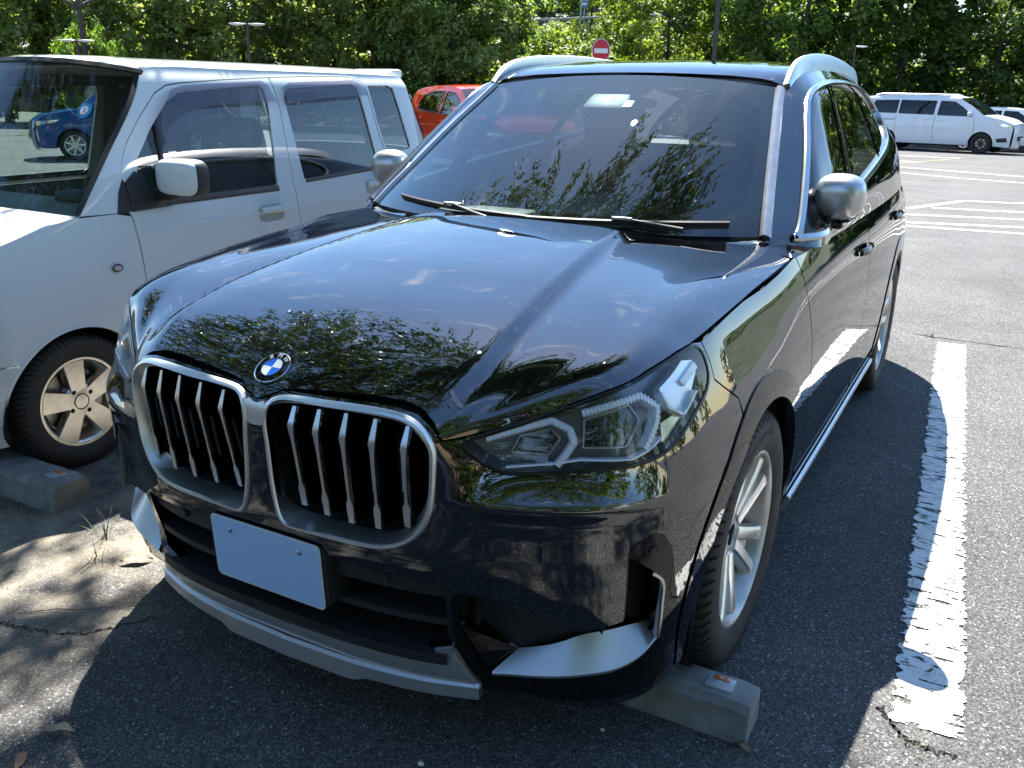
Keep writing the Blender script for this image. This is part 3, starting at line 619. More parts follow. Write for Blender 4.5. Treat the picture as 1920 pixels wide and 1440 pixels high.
for sx in (1, -1):
    kf = ring('kidney_frame', [(KC+cs*(rO[:, None]+.001), -.014), (KC+cs*(rO[:, None]+.001), .004), (KC+cs*(rO[:, None]-.0025), .008), (KC+cs*(rO[:, None]-.0085), .0075), (KC+cs*(rO[:, None]-.0105), .0035), (Pin+(Pout-Pin)*.12, -dep*.88), (Pin, -dep), (Pin, -dep-.03)], M_kid, bmw, sx)
    ring('grille_liner', [(Pin, -dep-.004), (Pin*1.0, -.13)], M_plastic, kf, sx)
    for i, x in enumerate(XS):
        t = i/4; yk = float(B(x, .72)[1])
        zt = [.832, .838, .842, .841, .834][i]; zb = [.592, .588, .588, .592, .610][i]
        prof = [(.012+yk, zt), (-.005+yk, .792), (.030+yk-.020*t, zb)]
        zz = np.linspace(zt, zb, 26); yy = np.interp(-zz, [-p[1] for p in prof], [p[0] for p in prof]); xx = x-.006*(zt-zz)/(zt-zb)
        def strip(name, wz, yoff, d, mat, par, z0=None, z1=None, xo=0):
            m = (zz <= (z0 or 9)) & (zz >= (z1 or -9)); Z, Y, X = zz[m], yy[m]+yoff, xx[m]+xo
            W = np.interp(-Z, [-a for a, b in wz], [b for a, b in wz])
            V = []; F = []
            for xa, ya, za, w in zip(X, Y, Z, W): V += [(sx*(xa-w), ya, za), (sx*(xa+w), ya+.0015, za), (sx*(xa+w), ya+d, za), (sx*(xa-w), ya+d, za)]
            n = len(Z)
            for k in range(n-1):
                for q in range(4): F.append((k*4+q, k*4+(q+1) % 4, k*4+4+(q+1) % 4, k*4+4+q))
            F += [(0, 1, 2, 3), tuple((n-1)*4+q for q in (3, 2, 1, 0))]
            bm = bmesh.new(); vv = [bm.verts.new(p) for p in V]; [bm.faces.new([vv[a] for a in f]) for f in F]
            return bm_obj(name, bm, mat, par, angle=30)
        bl = strip('grille_slat', [(.86, .006), (.5, .006)], .003, .07, M_gloss, kf, xo=.004)
        strip('slat_face', [(zt, .0040), (.792, .0075), (.772, .0050), (.74, .0032), (zb+.056, .0030), (zb+.046, .0090), (zb, .0065)], 0, .004, M_alu, bl)
        strip('slat_inlay', [(.86, .004), (.5, .004)], .016, .004, M_alu, bl, z0=.765, z1=zb+.07, xo=-.014)
box('grille_bridge', (0, .024, .70), (.05, .03, .20), M_plastic, bmw, bevel=.006)
# bridge between the kidneys
brg = [(-.03, .832), (0, .822), (.03, .832), (.024, .80), (.028, .775), (-.028, .775), (-.024, .80)]
trimmed('bridge_cap', fB, chaikin(brg, 1), M_kid, bmw, step=.015, thick=.012, out=.004)
for x in (-.013, 0, .013): box('bridge_rib', (x, .008, .70), (.004, .006, .15), M_plastic, bmw, bevel=.001)
box('camera_pod', (0, .016, .588), (.05, .03, .04), M_gloss, bmw, bevel=.008); lathe('camera_lens', [(-.002, 0), (-.002, .007), (.004, .008), (.008, .008)], M_glassd, bmw, n=20, axis='y').location = (0, .0, .586)
# ---- roundel
ru = .5; rv = float(np.interp(.884, hood_s(np.full(60, .5), np.linspace(0, .3, 60))[:, 2], np.linspace(0, .3, 60)))
pc = hood_s([.5], [rv])[0]; tv = hood_s([.5], [rv+.01])[0]-hood_s([.5], [rv-.01])[0]; tv /= np.linalg.norm(tv)
Zr = Vector((0, -tv[2], tv[1])); Xr = Vector((1, 0, 0)); Yr = Zr.cross(Xr)
MR = Matrix((( Xr.x, Yr.x, Zr.x, pc[0]), (Xr.y, Yr.y, Zr.y, pc[1]), (Xr.z, Yr.z, Zr.z, pc[2]), (0, 0, 0, 1)))
rd_ = lathe('roundel', [(.000, .0435), (.005, .0430), (.006, .0415), (.0045, .0405), (.005, 0.0)], [M_chrome, M_gloss], bmw, n=64, axis='z', mi=[0, 0, 0, 1]); rd_.matrix_local = MR
M_blue = pmat('roundel_blue', (.01, .12, .55), .25, coat=1); M_rw = pmat('roundel_white', (.62, .66, .72), .3, coat=1)
for k in range(4):
    a0 = math.pi/2*k; pts = [(0, 0)]+[(.0245*math.cos(a0+math.pi/2*i/12), .0245*math.sin(a0+math.pi/2*i/12)) for i in range(13)]
    prism('roundel_quadrant', pts, .0045, .0066, M_blue if k % 2 else M_rw, rd_)
lathe('roundel_ring', [(.0060, .0245), (.0074, .0247), (.0074, .0258), (.0055, .026)], M_chrome, rd_, n=48, axis='z')
lettering('roundel_letters', [(ch, .0165, Matrix.Rotation(-a, 4, 'Z') @ Matrix.Translation((0, .0335, .0058))) for ch, a in (('B', -.66), ('M', 0), ('W', .66))], M_white, rd_)
# ---- headlamps
M_drl = pmat('drl_clear', (.62, .66, .71), .22, .0, coat=1); M_bezel = pmat('lamp_bezel', (.15, .16, .18), .3, .6)
M_refl = pmat('lamp_reflector', (.80, .82, .85), .10, 1)
def fbd(o): return lambda s, z: B(s, z, -o)
for sx in (1, -1):
    hb = trimmed('headlamp', fbd(.055), np.array(HL), M_bezel, bmw, step=.03, thick=0, sx=sx)
    Lw = resample(hlR, .012); Va = B(Lw[:, 0], Lw[:, 1], -.003)*np.array([sx, 1, 1]); Vb = B(Lw[:, 0], Lw[:, 1], -.055)*np.array([sx, 1, 1]); nL = len(Lw); mesh('lamp_wall', np.vstack([Va, Vb]), [(i, (i+1) % nL, nL+(i+1) % nL, nL+i) for i in range(nL)], M_bezel, hb, angle=40)
    trimmed('lens', fB, hlR, M_lens, hb, step=.03, thick=.003, sx=sx, out=-.001)
    trim_on('lens_seal', fB, hlR, .008, .0015, M_gloss, hb, closed=True, sx=sx)
    def poly2(path, n):
        p_ = np.asarray(path, float); t_ = np.concatenate([[0], np.cumsum(np.linalg.norm(np.diff(p_, axis=0), axis=1))]); q_ = np.linspace(0, t_[-1], n); return np.stack([np.interp(q_, t_, p_[:, 0]), np.interp(q_, t_, p_[:, 1])], -1)
    def band(name, path, w, d, mat, h=.012):
        q = poly2(path, 40); return trim_on(name, fbd(d), q, w, h, mat, hb, sx=sx, ref=(0, 2.2, .6), base=-.01)
    for pth in ([(0.533, 0.808), (.60, .825), (0.676, 0.842), (0.718, 0.826), (0.728, 0.803), (0.709, 0.778), (0.690, 0.757)], [(0.749, 0.855), (.83, .872), (0.902, 0.885), (0.950, 0.858), (0.940, 0.833), (0.918, 0.807), (0.896, 0.783)]):
        o = band('daytime_light', pth, .017, .013, M_drl)
        q = poly2(pth, 30)
        for k in range(1, 29, 1):      # prism ribs of the light guide
            a = q[k]; T = q[min(k+1, 29)]-q[k-1]; T /= np.linalg.norm(T); Nn = np.array([-T[1], T[0]])*.0075
            trim_on('light_rib', fbd(.013), [a-Nn, a, a+Nn], .0016, .0132, M_alloy, o, sx=sx, base=.008)
    band('chrome_blade', [(0.578, 0.753), (0.687, 0.762), (0.742, 0.770), (0.861, 0.768), (0.903, 0.780), (0.945, 0.800)], .006, .012, M_drl)
    band('chrome_blade', [(0.690, 0.858), (0.75, .868), (0.80, 0.884), (.92, .915)], .006, .016, M_alu)
    for lo in ([(.585, .772), (.672, .768), (.700, .800), (.676, .820), (.600, .803)], [(.755, .782), (.870, .782), (.915, .830), (.890, .862), (.760, .836)]):
        pw = trimmed('projector_window', fbd(.042), lo, pmat('projector_glass', (.012, .012, .014), .06, coat=1), hb, step=.02, thick=.004, sx=sx); band('projector_rim', lo+[lo[0]], .005, .040, M_alloyd, .005)
    trimmed('side_reflector', fbd(.016), [(.985, .888), (1.10, .925), (1.145, .918), (1.145, .892), (1.10, .862), (1.03, .828), (.985, .850)], pmat('lamp_satin', (.86, .88, .92), .38, .75), hb, step=.02, thick=.02, sx=sx)
    band('reflector_edge', [(.972, .880), (.985, .850), (1.03, .828), (1.10, .862)], .009, .013, M_drl)
    trimmed('side_light_bar', fbd(.009), [(1.055, .893), (1.140, .917), (1.148, .903), (1.070, .880)], M_drl, hb, step=.02, thick=.012, sx=sx)
    trimmed('turn_reflector', fbd(.018), [(.965, .822), (1.10, .846), (1.06, .815), (1.0, .792), (.958, .785)], pmat('lamp_chrome_warm', (.75, .72, .68), .18, 1), hb, step=.02, thick=.012, sx=sx)
# ---- lower grille and sensors
lg = box('lower_grille_back', (0, .20, .39), (.98, .02, .30), M_dark, bmw, bevel=0)
def plan_bar(name, z0, z1, o0, o1, smax, mat, par, n=41):
    V = []; F = []
    for s in np.linspace(-smax, smax, n):
        a = B(s, .45, -o0); b = B(s, .45, -o1); V += [(a[0], a[1], z0), (a[0], a[1], z1), (b[0], b[1], z1), (b[0], b[1], z0)]
    for i in range(n-1):
        for q in range(4): F.append((i*4+q, i*4+(q+1) % 4, i*4+4+(q+1) % 4, i*4+4+q))
    bm = bmesh.new(); vv = [bm.verts.new(p) for p in V]; [bm.faces.new([vv[a] for a in f]) for f in F]; return bm_obj(name, bm, mat, par, angle=25)
plan_bar('sensor_bar', .446, .500, .014, .06, .455, M_plastic, lg)
plan_bar('grille_blade', .372, .388, .020, .12, .452, M_plastic, lg)
plan_bar('grille_floor', .275, .300, .012, .17, .452, M_plastic, lg)
for x in (-.37, -.21, .21, .29, .40): box('grille_upright', (x, .15+x*x*.2, .385), (.006, .07, .19), M_plastic, lg, bevel=.001)
for sx in (1, -1):
    o = lathe('parking_sensor', [(-.0035, 0), (-.0035, .0098), (-.001, .0105), (-.001, .0125), (.004, .0128)], M_plastic, lg, n=24, axis='y'); p = B(.31, .47, -.014); o.location = (sx*p[0], p[1], .468); o.rotation_euler = (0, 0, sx*.12)
    fin = box('cooler_core', (sx*.355, .172, .365), (.11, .03, .075), pmat('cooler_fin_dark', (.10, .11, .12), .4, .6), lg, bevel=0)
    for k in range(5): box('cooler_tube', (sx*.355, .153, .337+k*.014), (.108, .008, .006), M_alu, fin, bevel=.001)
# ---- skid plate
sk = [(0, .258)]+[(a, b-.004) for a, b in LOWG[::-1][1:4]]+[(.461, .30), (.486, .258), (.520, .205), (.40, .196), (.22, .203), (0, .206)]
sk = sk+mir(sk[1:-1])
trimmed('skid_plate', fB, sk, M_silver, bmw, step=.03, thick=.03, out=.012)
lip = [(s, .199+.012*min(1, abs(s)/.5)) for s in np.linspace(-.52, .52, 60)]
V = []; F = []
for s, z in lip:
    st = .012 if abs(s) < .20 else (.0 if abs(s) > .235 else .012*(1-(abs(s)-.20)/.035))
    for o, dz in ((.014, .008), (.022, .002), (.020+st*.3, -.030-st), (-.06, -.042-st)):
        p = B(s, .21, o); V.append((p[0], p[1], z+dz))
for i in range(59):
    for q in range(3): F.append((i*4+q, i*4+4+q, i*4+5+q, i*4+1+q))
mesh('skid_lip', V, F, M_silver, bmw, angle=20)
# ---- side air intakes
OPEN = [(.486, .462), (.482, .40), (.484, .365), (.515, .292), (.547, .248), (.60, .255), (.774, .277), (.856, .285), (.905, .305), (.958, .345), (.934, .497), (.918, .515), (.862, .556), (.8515, .562), (.853, .412), (.757, .395), (.632, .441), (.526, .461)]
for sx in (1, -1):
    ifr = trimmed('intake_frame', fB, chaikin(FRAME, 0), M_gloss, bmw, holes=[OPEN], step=.025, thick=.03, sx=sx, out=.0)
    def quadsheet(name, pts, mat, par):
        V = np.array([B(s, z, -d) for s, z, d in pts])*np.array([sx, 1, 1]); c = V.mean(0); n = len(V)
        nn = np.cross(V[1]-V[0], V[2]-V[0]); back = c-np.array([sx*.45, 1.2, .35]); nn *= -np.sign((nn*back).sum())*-1; nn /= np.linalg.norm(nn)
        bm = bmesh.new(); a = [bm.verts.new(tuple(v)) for v in V]; b = [bm.verts.new(tuple(v+np.array([0, .006, 0]))) for v in V]
        bm.faces.new(a); bm.faces.new(b[::-1]); [bm.faces.new((a[i], b[i], b[(i+1) % n], a[(i+1) % n])) for i in range(n)]
        return bm_obj(name, bm, mat, par, angle=20)
    quadsheet('intake_facet', [(.484, .372, .004), (.548, .248, .004), (.607, .295, .05), (.506, .382, .05)], M_gloss, ifr)
    quadsheet('intake_pillar', [(.486, .464, .004), (.483, .374, .004), (.505, .384, .05), (.502, .432, .05)], M_gloss, ifr)
    quadsheet('intake_insert', [(.49, .47, .035), (.500, .382, .052), (.607, .293, .052), (.80, .345, .055), (.78, .40, .035), (.64, .45, .035)], M_plastic, ifr)
    # silver blade: from its bright front edge it rises backwards
    fr_e = curve2([(.552, .258), (.65, .266), (.774, .281), (.856, .289), (.908, .308), (.948, .343)], 30); bk = curve2([(.607, .295), (.70, .320), (.769, .346), (.86, .352), (.918, .352), (.985, .345)], 30)
    V = []; F = []
    for a, b in zip(fr_e, bk): V += [B(a[0], a[1]-.010, .004), B(a[0], a[1], .008), B(a[0], a[1]+.003, .004), B(b[0], b[1], -.05)]
    V = np.array(V)*np.array([sx, 1, 1])
    for i in range(29):
        for q in range(3): f = (i*4+q, i*4+1+q, i*4+5+q, i*4+4+q); F.append(f if sx < 0 else f[::-1])
    mesh('intake_blade', V, F, M_silver, ifr, angle=25)
    trim_on('intake_edge', fB, curve2([(.948, .343), (.945, .42), (.934, .495), (.914, .512), (.908, .516)], 24), .010, .010, M_chrome, ifr, sx=sx)
    quadsheet('intake_slot', [(.846, .60, .06), (.850, .40, .06), (.96, .345, .06), (.95, .54, .06)], M_dark, ifr)
    o = lathe('parking_sensor', [(-.003, 0), (-.003, .0098), (-.001, .0105), (-.001, .0125), (.004, .0128)], M_gloss, ifr, n=24, axis='y'); p = B(.912, .566, .001); nn = nrm(.912); o.location = (sx*p[0], p[1], p[2]); o.rotation_euler = (0, 0, sx*math.atan2(nn[0], -nn[1]))
# ---- number plate
pl = empty('number_plate_holder', (0, -.0015, .4414)); pl.parent = bmw; pl.rotation_euler = (math.radians(3), 0, 0)
bpy.data.objects.remove(pl)
def rrect(w, h, r, n=6):
    out = []
    for cx, cz, a0 in ((w/2-r, h/2-r, 0), (-w/2+r, h/2-r, 90), (-w/2+r, -h/2+r, 180), (w/2-r, -h/2+r, 270)):
        for i in range(n+1): a = math.radians(a0+90*i/n); out.append((cx+r*math.cos(a), cz+r*math.sin(a)))
    return out
def on_plate(o): o.location = (0, -.0015, .4414); o.rotation_euler = (math.radians(3), 0, 0); return o
br = on_plate(prism('plate_bracket', rrect(.35, .155, .012), .004, .075, M_plastic, bmw, axis='y', bevel=.003))
np_ = prism('number_plate', rrect(.33, .165, .012), -.001, .0015, M_white, br, axis='y', bevel=.0005)
prism('plate_face', rrect(.322, .157, .010), -.0018, -.0002, M_plate, np_, axis='y')
for x in (-.105, .105): o = lathe('plate_screw', [(-.006, 0), (-.006, .004), (-.004, .0065), (0, .0068)], M_chrome, np_, n=16, axis='y'); o.location = (x, 0, .053)
# ---- mirrors
def blob(name, c, half, mat, parent, n1=28, n2=20, e=2.6, cut=None, rot=None, taper=0):
    V = []; F = []
    for i in range(n1):
        for j in range(n2+1):
            a = 2*math.pi*i/n1; b = -math.pi/2+math.pi*j/n2; sp = lambda q: math.copysign(abs(q)**(2/e), q)
            x = sp(math.cos(a))*sp(math.cos(b)); y = sp(math.sin(a))*sp(math.cos(b)); z = sp(math.sin(b))
            if cut is not None and y > cut: y = cut
            x *= 1-taper*z
            v = Vector((x*half[0], y*half[1], z*half[2]))
            if rot is not None: v = rot @ v
            V.append(v+Vector(c))
    for i in range(n1):
        k = (i+1) % n1
        for j in range(n2): F.append((i*(n2+1)+j, k*(n2+1)+j, k*(n2+1)+j+1, i*(n2+1)+j+1))
    bm = bmesh.new(); vv = [bm.verts.new(v) for v in V]
    for f in F:
        try: bm.faces.new([vv[q] for q in f])
        except ValueError: pass
    bmesh.ops.remove_doubles(bm, verts=bm.verts, dist=1e-5)
    return bm_obj(name, bm, mat, parent, angle=45)
M_mirc = paint('mirror_cap_silver', (.50, .51, .52), .34, metal=.85, coat_r=.16, peel=0, dust=.05)
for sx in (1, -1):
    rot = Matrix.Rotation(sx*math.radians(-8), 3, 'Z') @ Matrix.Rotation(math.radians(6), 3, 'X')
    mc = blob('door_mirror', (sx*.880, 1.70, 1.166), (.078, .062, .072), M_mirc, bmw, cut=.62, rot=rot, taper=-.06)
    blob('mirror_shell', (sx*.877, 1.715, 1.156), (.076, .058, .074), M_gloss, mc, cut=.66, rot=rot, taper=-.06)
    box('mirror_glass', (sx*.877, 1.756, 1.160), (.13, .003, .105), M_refl, mc, bevel=.001, rot=('Z', sx*math.radians(-8)))
    bm = bmesh.new(); add_box(bm, (sx*.850, 1.70, 1.078), (.105, .05, .024), .010); add_box(bm, (sx*.862, 1.70, 1.095), (.05, .045, .04), .01); bm_obj('mirror_arm', bm, M_gloss, mc)
    box('mirror_foot', (sx*.842, 1.66, 1.078), (.045, .11, .035), M_gloss, mc, bevel=.012)
# ---- wipers
def wiper(u0, u1, v0, v1, ua, va):
    q = np.stack([np.linspace(u0, u1, 24), np.linspace(v0, v1, 24)], -1)
    w = trim_on('wiper', wsf, q, .012, .014, M_plastic, bmw, ref=(0, 2, .8), base=.001)
    qa = np.stack([np.linspace(ua, (u0+u1)/2, 14), np.linspace(va, (v0+v1)/2, 14)], -1)
    P = wsf(qa[:, 0], qa[:, 1])+np.array([0, -.010, .018]); tube('wiper_arm', P, [.008-.0003*i for i in range(14)], M_plastic, w, n=8)
    P = wsf([(u0+u1)/2]*2, [(v0+v1)/2]*2); box('wiper_clip', tuple(P[0]+np.array([0, -.010, .018])), (.065, .014, .010), M_alloyd, w, bevel=.003, rot=('Z', .1))
wiper(.12, .53, .090, .062, .44, .02); wiper(.52, .92, .060, .075, .84, .02)

for sx in (1, -1): box('bumper_backing', (sx*.60, .33, .40), (.26, .16, .44), M_dark, bmw, bevel=0); box('grille_side_wall', (sx*.485, .20, .385), (.012, .16, .24), M_dark, bmw, bevel=0)
# ---- wheels
def tyre_prof(R, r, w):
    return [(-w*.42, r), (-w*.5, r+(R-r)*.35), (-w*.5, r+(R-r)*.62), (-w*.46, R-.020), (-w*.40, R-.006), (-w*.2, R-.001), (0, R), (w*.2, R-.001), (w*.40, R-.006), (w*.46, R-.020), (w*.5, r+(R-r)*.62), (w*.505, r+(R-r)*.40), (w*.47, r+.012), (w*.42, r)]
def tread_cut(o, R, w, n=72):
    """lateral grooves across the shoulders as a child mesh"""
    V = []; F = []
    for sgn in (-1, 1):
        for k in range(n):
            a = 2*math.pi*(k+.5*(sgn > 0))/n; d = .35*2*math.pi/n
            for (h, r, aa) in ((.49, R-.030, 0), (.44, R-.0095, .15), (.27, R+.0005, .5)):
                for t in (-1, 1): V.append((sgn*w*h, (r+.0016)*math.cos(a+aa*d*4+t*d*.32), (r+.0016)*math.sin(a+aa*d*4+t*d*.32)))
            b = len(V)-6; F += [(b, b+1, b+3, b+2), (b+2, b+3, b+5, b+4)]
    t = mesh('tread_groove', V, F, pmat('groove_dark', (.003, .003, .003), 1), o); tag(t, kind='stuff'); return t
def spoke_wheel(par, R, rim, w, n_sp, style, face_mat, dark_mat, letters=None):
    """built round the x axis, outer face towards +x"""
    barrel = lathe('wheel', [(-w*.40, rim+.006), (-w*.42, rim-.004), (-w*.30, rim-.018), (0, rim-.045), (w*.20, rim-.030), (w*.36, rim-.016), (w*.42, rim-.010), (w*.445, rim-.002), (w*.44, rim+.007), (w*.40, rim+.008)], dark_mat if style == 'y' else face_mat, par, n=72, angle=40)
    ty = lathe('tyre', tyre_prof(R, rim, w), M_rubber, barrel, n=84, angle=50); tread_cut(ty, R, w)
    for k in range(3):
        lathe('tread_channel', [((k-1)*w*.19-.004, R+.0008), ((k-1)*w*.19+.004, R+.0008)], MATS['groove_dark'], ty, n=60)
    if letters:
        its = []
        for txt, a0 in letters:
            for i, ch in enumerate(txt):
                a = a0-(i-(len(txt)-1)/2)*.072; rr = rim+(R-rim)*.52
                M = Matrix.Translation((w*.507, rr*math.cos(a), rr*math.sin(a))) @ Matrix.Rotation(a-math.pi/2, 4, 'X') @ Matrix(((0, 0, 1, 0), (1, 0, 0, 0), (0, 1, 0, 0), (0, 0, 0, 1)))
                its.append((ch, .030, M))
        lettering('tyre_lettering', its, pmat('tyre_letter', (.035, .034, .033), .55), ty)
    lathe('brake_disc', [(w*.02, .04), (w*.02, rim*.74), (w*.08, rim*.74), (w*.08, .04)], pmat('brake_steel', (.30, .28, .26), .35, 1, var=.2), barrel, n=40)
    f = lambda r: w*(.40-.16*(1-r/rim)**1.2) if style == 'y' else w*(.43-.05*(1-r/rim))
    hub = lathe('hub', [(f(0)-.04, .075), (f(0)-.008, .072), (f(0)+.002, .060), (f(0)+.003, .034), (f(0)-.006, .031), (f(0)-.006, 0)], face_mat, barrel, n=40)
    lathe('centre_cap', [(f(0)-.004, .030), (f(0)+.004, .028), (f(0)+.005, 0)], M_gloss if style == 'y' else face_mat, barrel, n=32)
    nb = 5 if style == 'y' else 4
    for k in range(nb):
        a = 2*math.pi*(k+.5)/nb; o = lathe('wheel_bolt', [(f(0)+.001, 0), (f(0)+.001, .008), (f(0)-.012, .010)] if style == 'y' else [(f(0)+.004, 0), (f(0)+.004, .006), (f(0)+.0035, .009), (f(0)-.004, .0135), (f(0)+.001, .0145)], M_dark if style != 'y' else M_alloyd, barrel, n=12); o.location = (0, .052*math.cos(a), .052*math.sin(a))
    for k in range(n_sp):
        a0 = 2*math.pi*k/n_sp+math.pi/2
        if style == 'y':
            for sg in (-1, 1):
                pts = []; N = 9
                for i in range(N):
                    t = i/(N-1); r = .050+(rim-.012-.050)*t; off_ = sg*(.014+.042*t**1.15); wd = .0205-.004*t+.008*(t > .8)*(t-.8)/.2
                    pts.append((r, off_, wd, f(r)))
                V = []; F = []
                for r, o_, wd, h in pts:
                    for dx, dl in ((-.030, -wd*1.25), (-.004, -wd), (.0, -wd*.5), (.001, wd*.6), (-.004, wd), (-.030, wd*1.25)):
                        y = r*math.cos(a0)-(o_+sg*dl)*math.sin(a0); z = r*math.sin(a0)+(o_+sg*dl)*math.cos(a0); V.append((h+dx, y, z))
                for i in range(N-1):
                    for q in range(6): F.append((i*6+q, i*6+(q+1) % 6, i*6+6+(q+1) % 6, i*6+6+q))
                F += [tuple(range(6)), tuple((N-1)*6+q for q in range(5, -1, -1))]
                bm = bmesh.new(); vv = [bm.verts.new(p) for p in V]; [bm.faces.new([vv[q] for q in ff]) for ff in F]; bm_obj('spoke', bm, face_mat, barrel, angle=25)
            # web in the V, set back
            V = [(f(.08)-.012, .07*math.cos(a0), .07*math.sin(a0))]
            bm = bmesh.new(); q = []
            for r, o_ in ((.085, -.012), (.085, .012), (.150, .020), (.150, -.020)): q.append(bm.verts.new((f(r)-.012, r*math.cos(a0)-o_*math.sin(a0), r*math.sin(a0)+o_*math.cos(a0))))
            bm.faces.new(q); bm_obj('spoke_web', bm, dark_mat, barrel)
        else:
            N = 7; V = []; F = []
            for i in range(N):
                t = i/(N-1); r = .04+(rim-.008-.04)*t; wd = style['w0']+(style['w1']-style['w0'])*t; h = f(r)
                for dx, dl in ((-.035, -wd*1.12), (-.006, -wd*1.08), (.0, -wd), (.001, wd), (-.006, wd*1.08), (-.035, wd*1.12)):
                    V.append((h+dx, r*math.cos(a0)-dl*math.sin(a0), r*math.sin(a0)+dl*math.cos(a0)))
            for i in range(N-1):
                for q in range(6): F.append((i*6+q, i*6+(q+1) % 6, i*6+6+(q+1) % 6, i*6+6+q))
            F += [tuple(range(6)), tuple((N-1)*6+q for q in range(5, -1, -1))]
            bm = bmesh.new(); vv = [bm.verts.new(p) for p in V]; [bm.faces.new([vv[q] for q in ff]) for ff in F]; bm_obj('spoke', bm, face_mat, barrel, angle=25)
    return barrel
w0 = spoke_wheel(bmw, TYR, .236, .225, 5, 'y', M_alloy, M_alloyd, letters=[('Continental', math.radians(72)), ('Continental', math.radians(252))])
def put_wheel(w, x, y, z, left, spin=0, steer=0):
    w.location = (x, y, z); w.rotation_euler = (spin, 0, steer) if left else (spin, 0, math.pi+steer)
put_wheel(w0, .790, CY_F, .347, True, .35, math.radians(-1))
for x, y, l, sp in ((.790, CY_R, True, 1.1), (-.790, CY_F, False, .2), (-.790, CY_R, False, .5)): put_wheel(copy_tree(w0, bmw), x, y, .347, l, sp)
# ---- structure under the skin
bm = bmesh.new()
add_box(bm, (0, 2.2, .40), (1.10, 3.9, .36)); add_box(bm, (0, 2.5, .38), (1.72, 1.7, .28)); add_box(bm, (0, .78, .62), (1.08, 1.0, .46)); add_box(bm, (0, 4.05, .62), (1.5, .5, .5)); bm_obj('underbody', bm, M_dark, bmw, smooth=False)
# ---- cabin
cab = box('dashboard', (0, 1.52, .93), (1.40, .48, .16), M_interior, bmw, bevel=.05)
box('instrument_hood', (-.36, 1.60, 1.025), (.36, .20, .05), M_interior, cab, bevel=.02)
box('display', (-.18, 1.70, 1.06), (.62, .012, .12), M_gloss, cab, bevel=.004, rot=('X', -.2))
V, F = tube_mesh([(-.36+.18*math.cos(a), 1.86+.05*math.sin(a), 1.00+.165*math.sin(a)) for a in np.linspace(0, 2*math.pi, 40, endpoint=False)], .015, 8, True); mesh('steering_wheel', V, F, M_interior, bmw)
M_seat = pmat('seat_leather', (.028, .026, .025), .5, var=.2, bump=.1)
for x in (-.37, .37):
    st = box('seat', (x, 2.35, .62), (.50, .52, .16), M_seat, bmw, bevel=.05)
    box('seat_back', (x, 2.66, .92), (.48, .15, .62), M_seat, st, bevel=.06, rot=('X', -.22)); box('headrest', (x, 2.77, 1.30), (.26, .10, .17), M_seat, st, bevel=.04)
rb = box('rear_bench', (0, 3.25, .62), (1.25, .5, .16), M_seat, bmw, bevel=.05); box('rear_backrest', (0, 3.56, .92), (1.25, .16, .58), M_seat, rb, bevel=.06, rot=('X', -.25))
box('headliner', (0, 2.9, 1.515), (1.10, 1.7, .02), pmat('headliner', (.16, .16, .16), .9), bmw, bevel=.005)
mm = box('mirror_camera_housing', (0, 1.86, 1.425), (.17, .12, .05), M_interior, bmw, bevel=.02, rot=('X', .45))
box('rear_view_mirror', (0, 1.93, 1.385), (.24, .03, .07), M_interior, mm, bevel=.012)
# inspection sticker on the glass
P_ = wsf([.565], [.80])[0]; Nz = Vector((0, -.46, .89)).normalized(); Xz = Vector((1, 0, 0)); Yz = Nz.cross(Xz)
MS = Matrix(((Xz.x, Yz.x, Nz.x, P_[0]), (Xz.y, Yz.y, Nz.y, P_[1]-.0), (Xz.z, Yz.z, Nz.z, P_[2]-.006), (0, 0, 0, 1)))
st_ = prism('inspection_sticker', rrect(.046, .042, .003), -.0006, .0006, M_white, ws); st_.matrix_local = MS
lettering('sticker_number', [('2', .038, Matrix.Translation((0, 0, .0012)))], pmat('sticker_green', (.05, .30, .14), .5), st_)
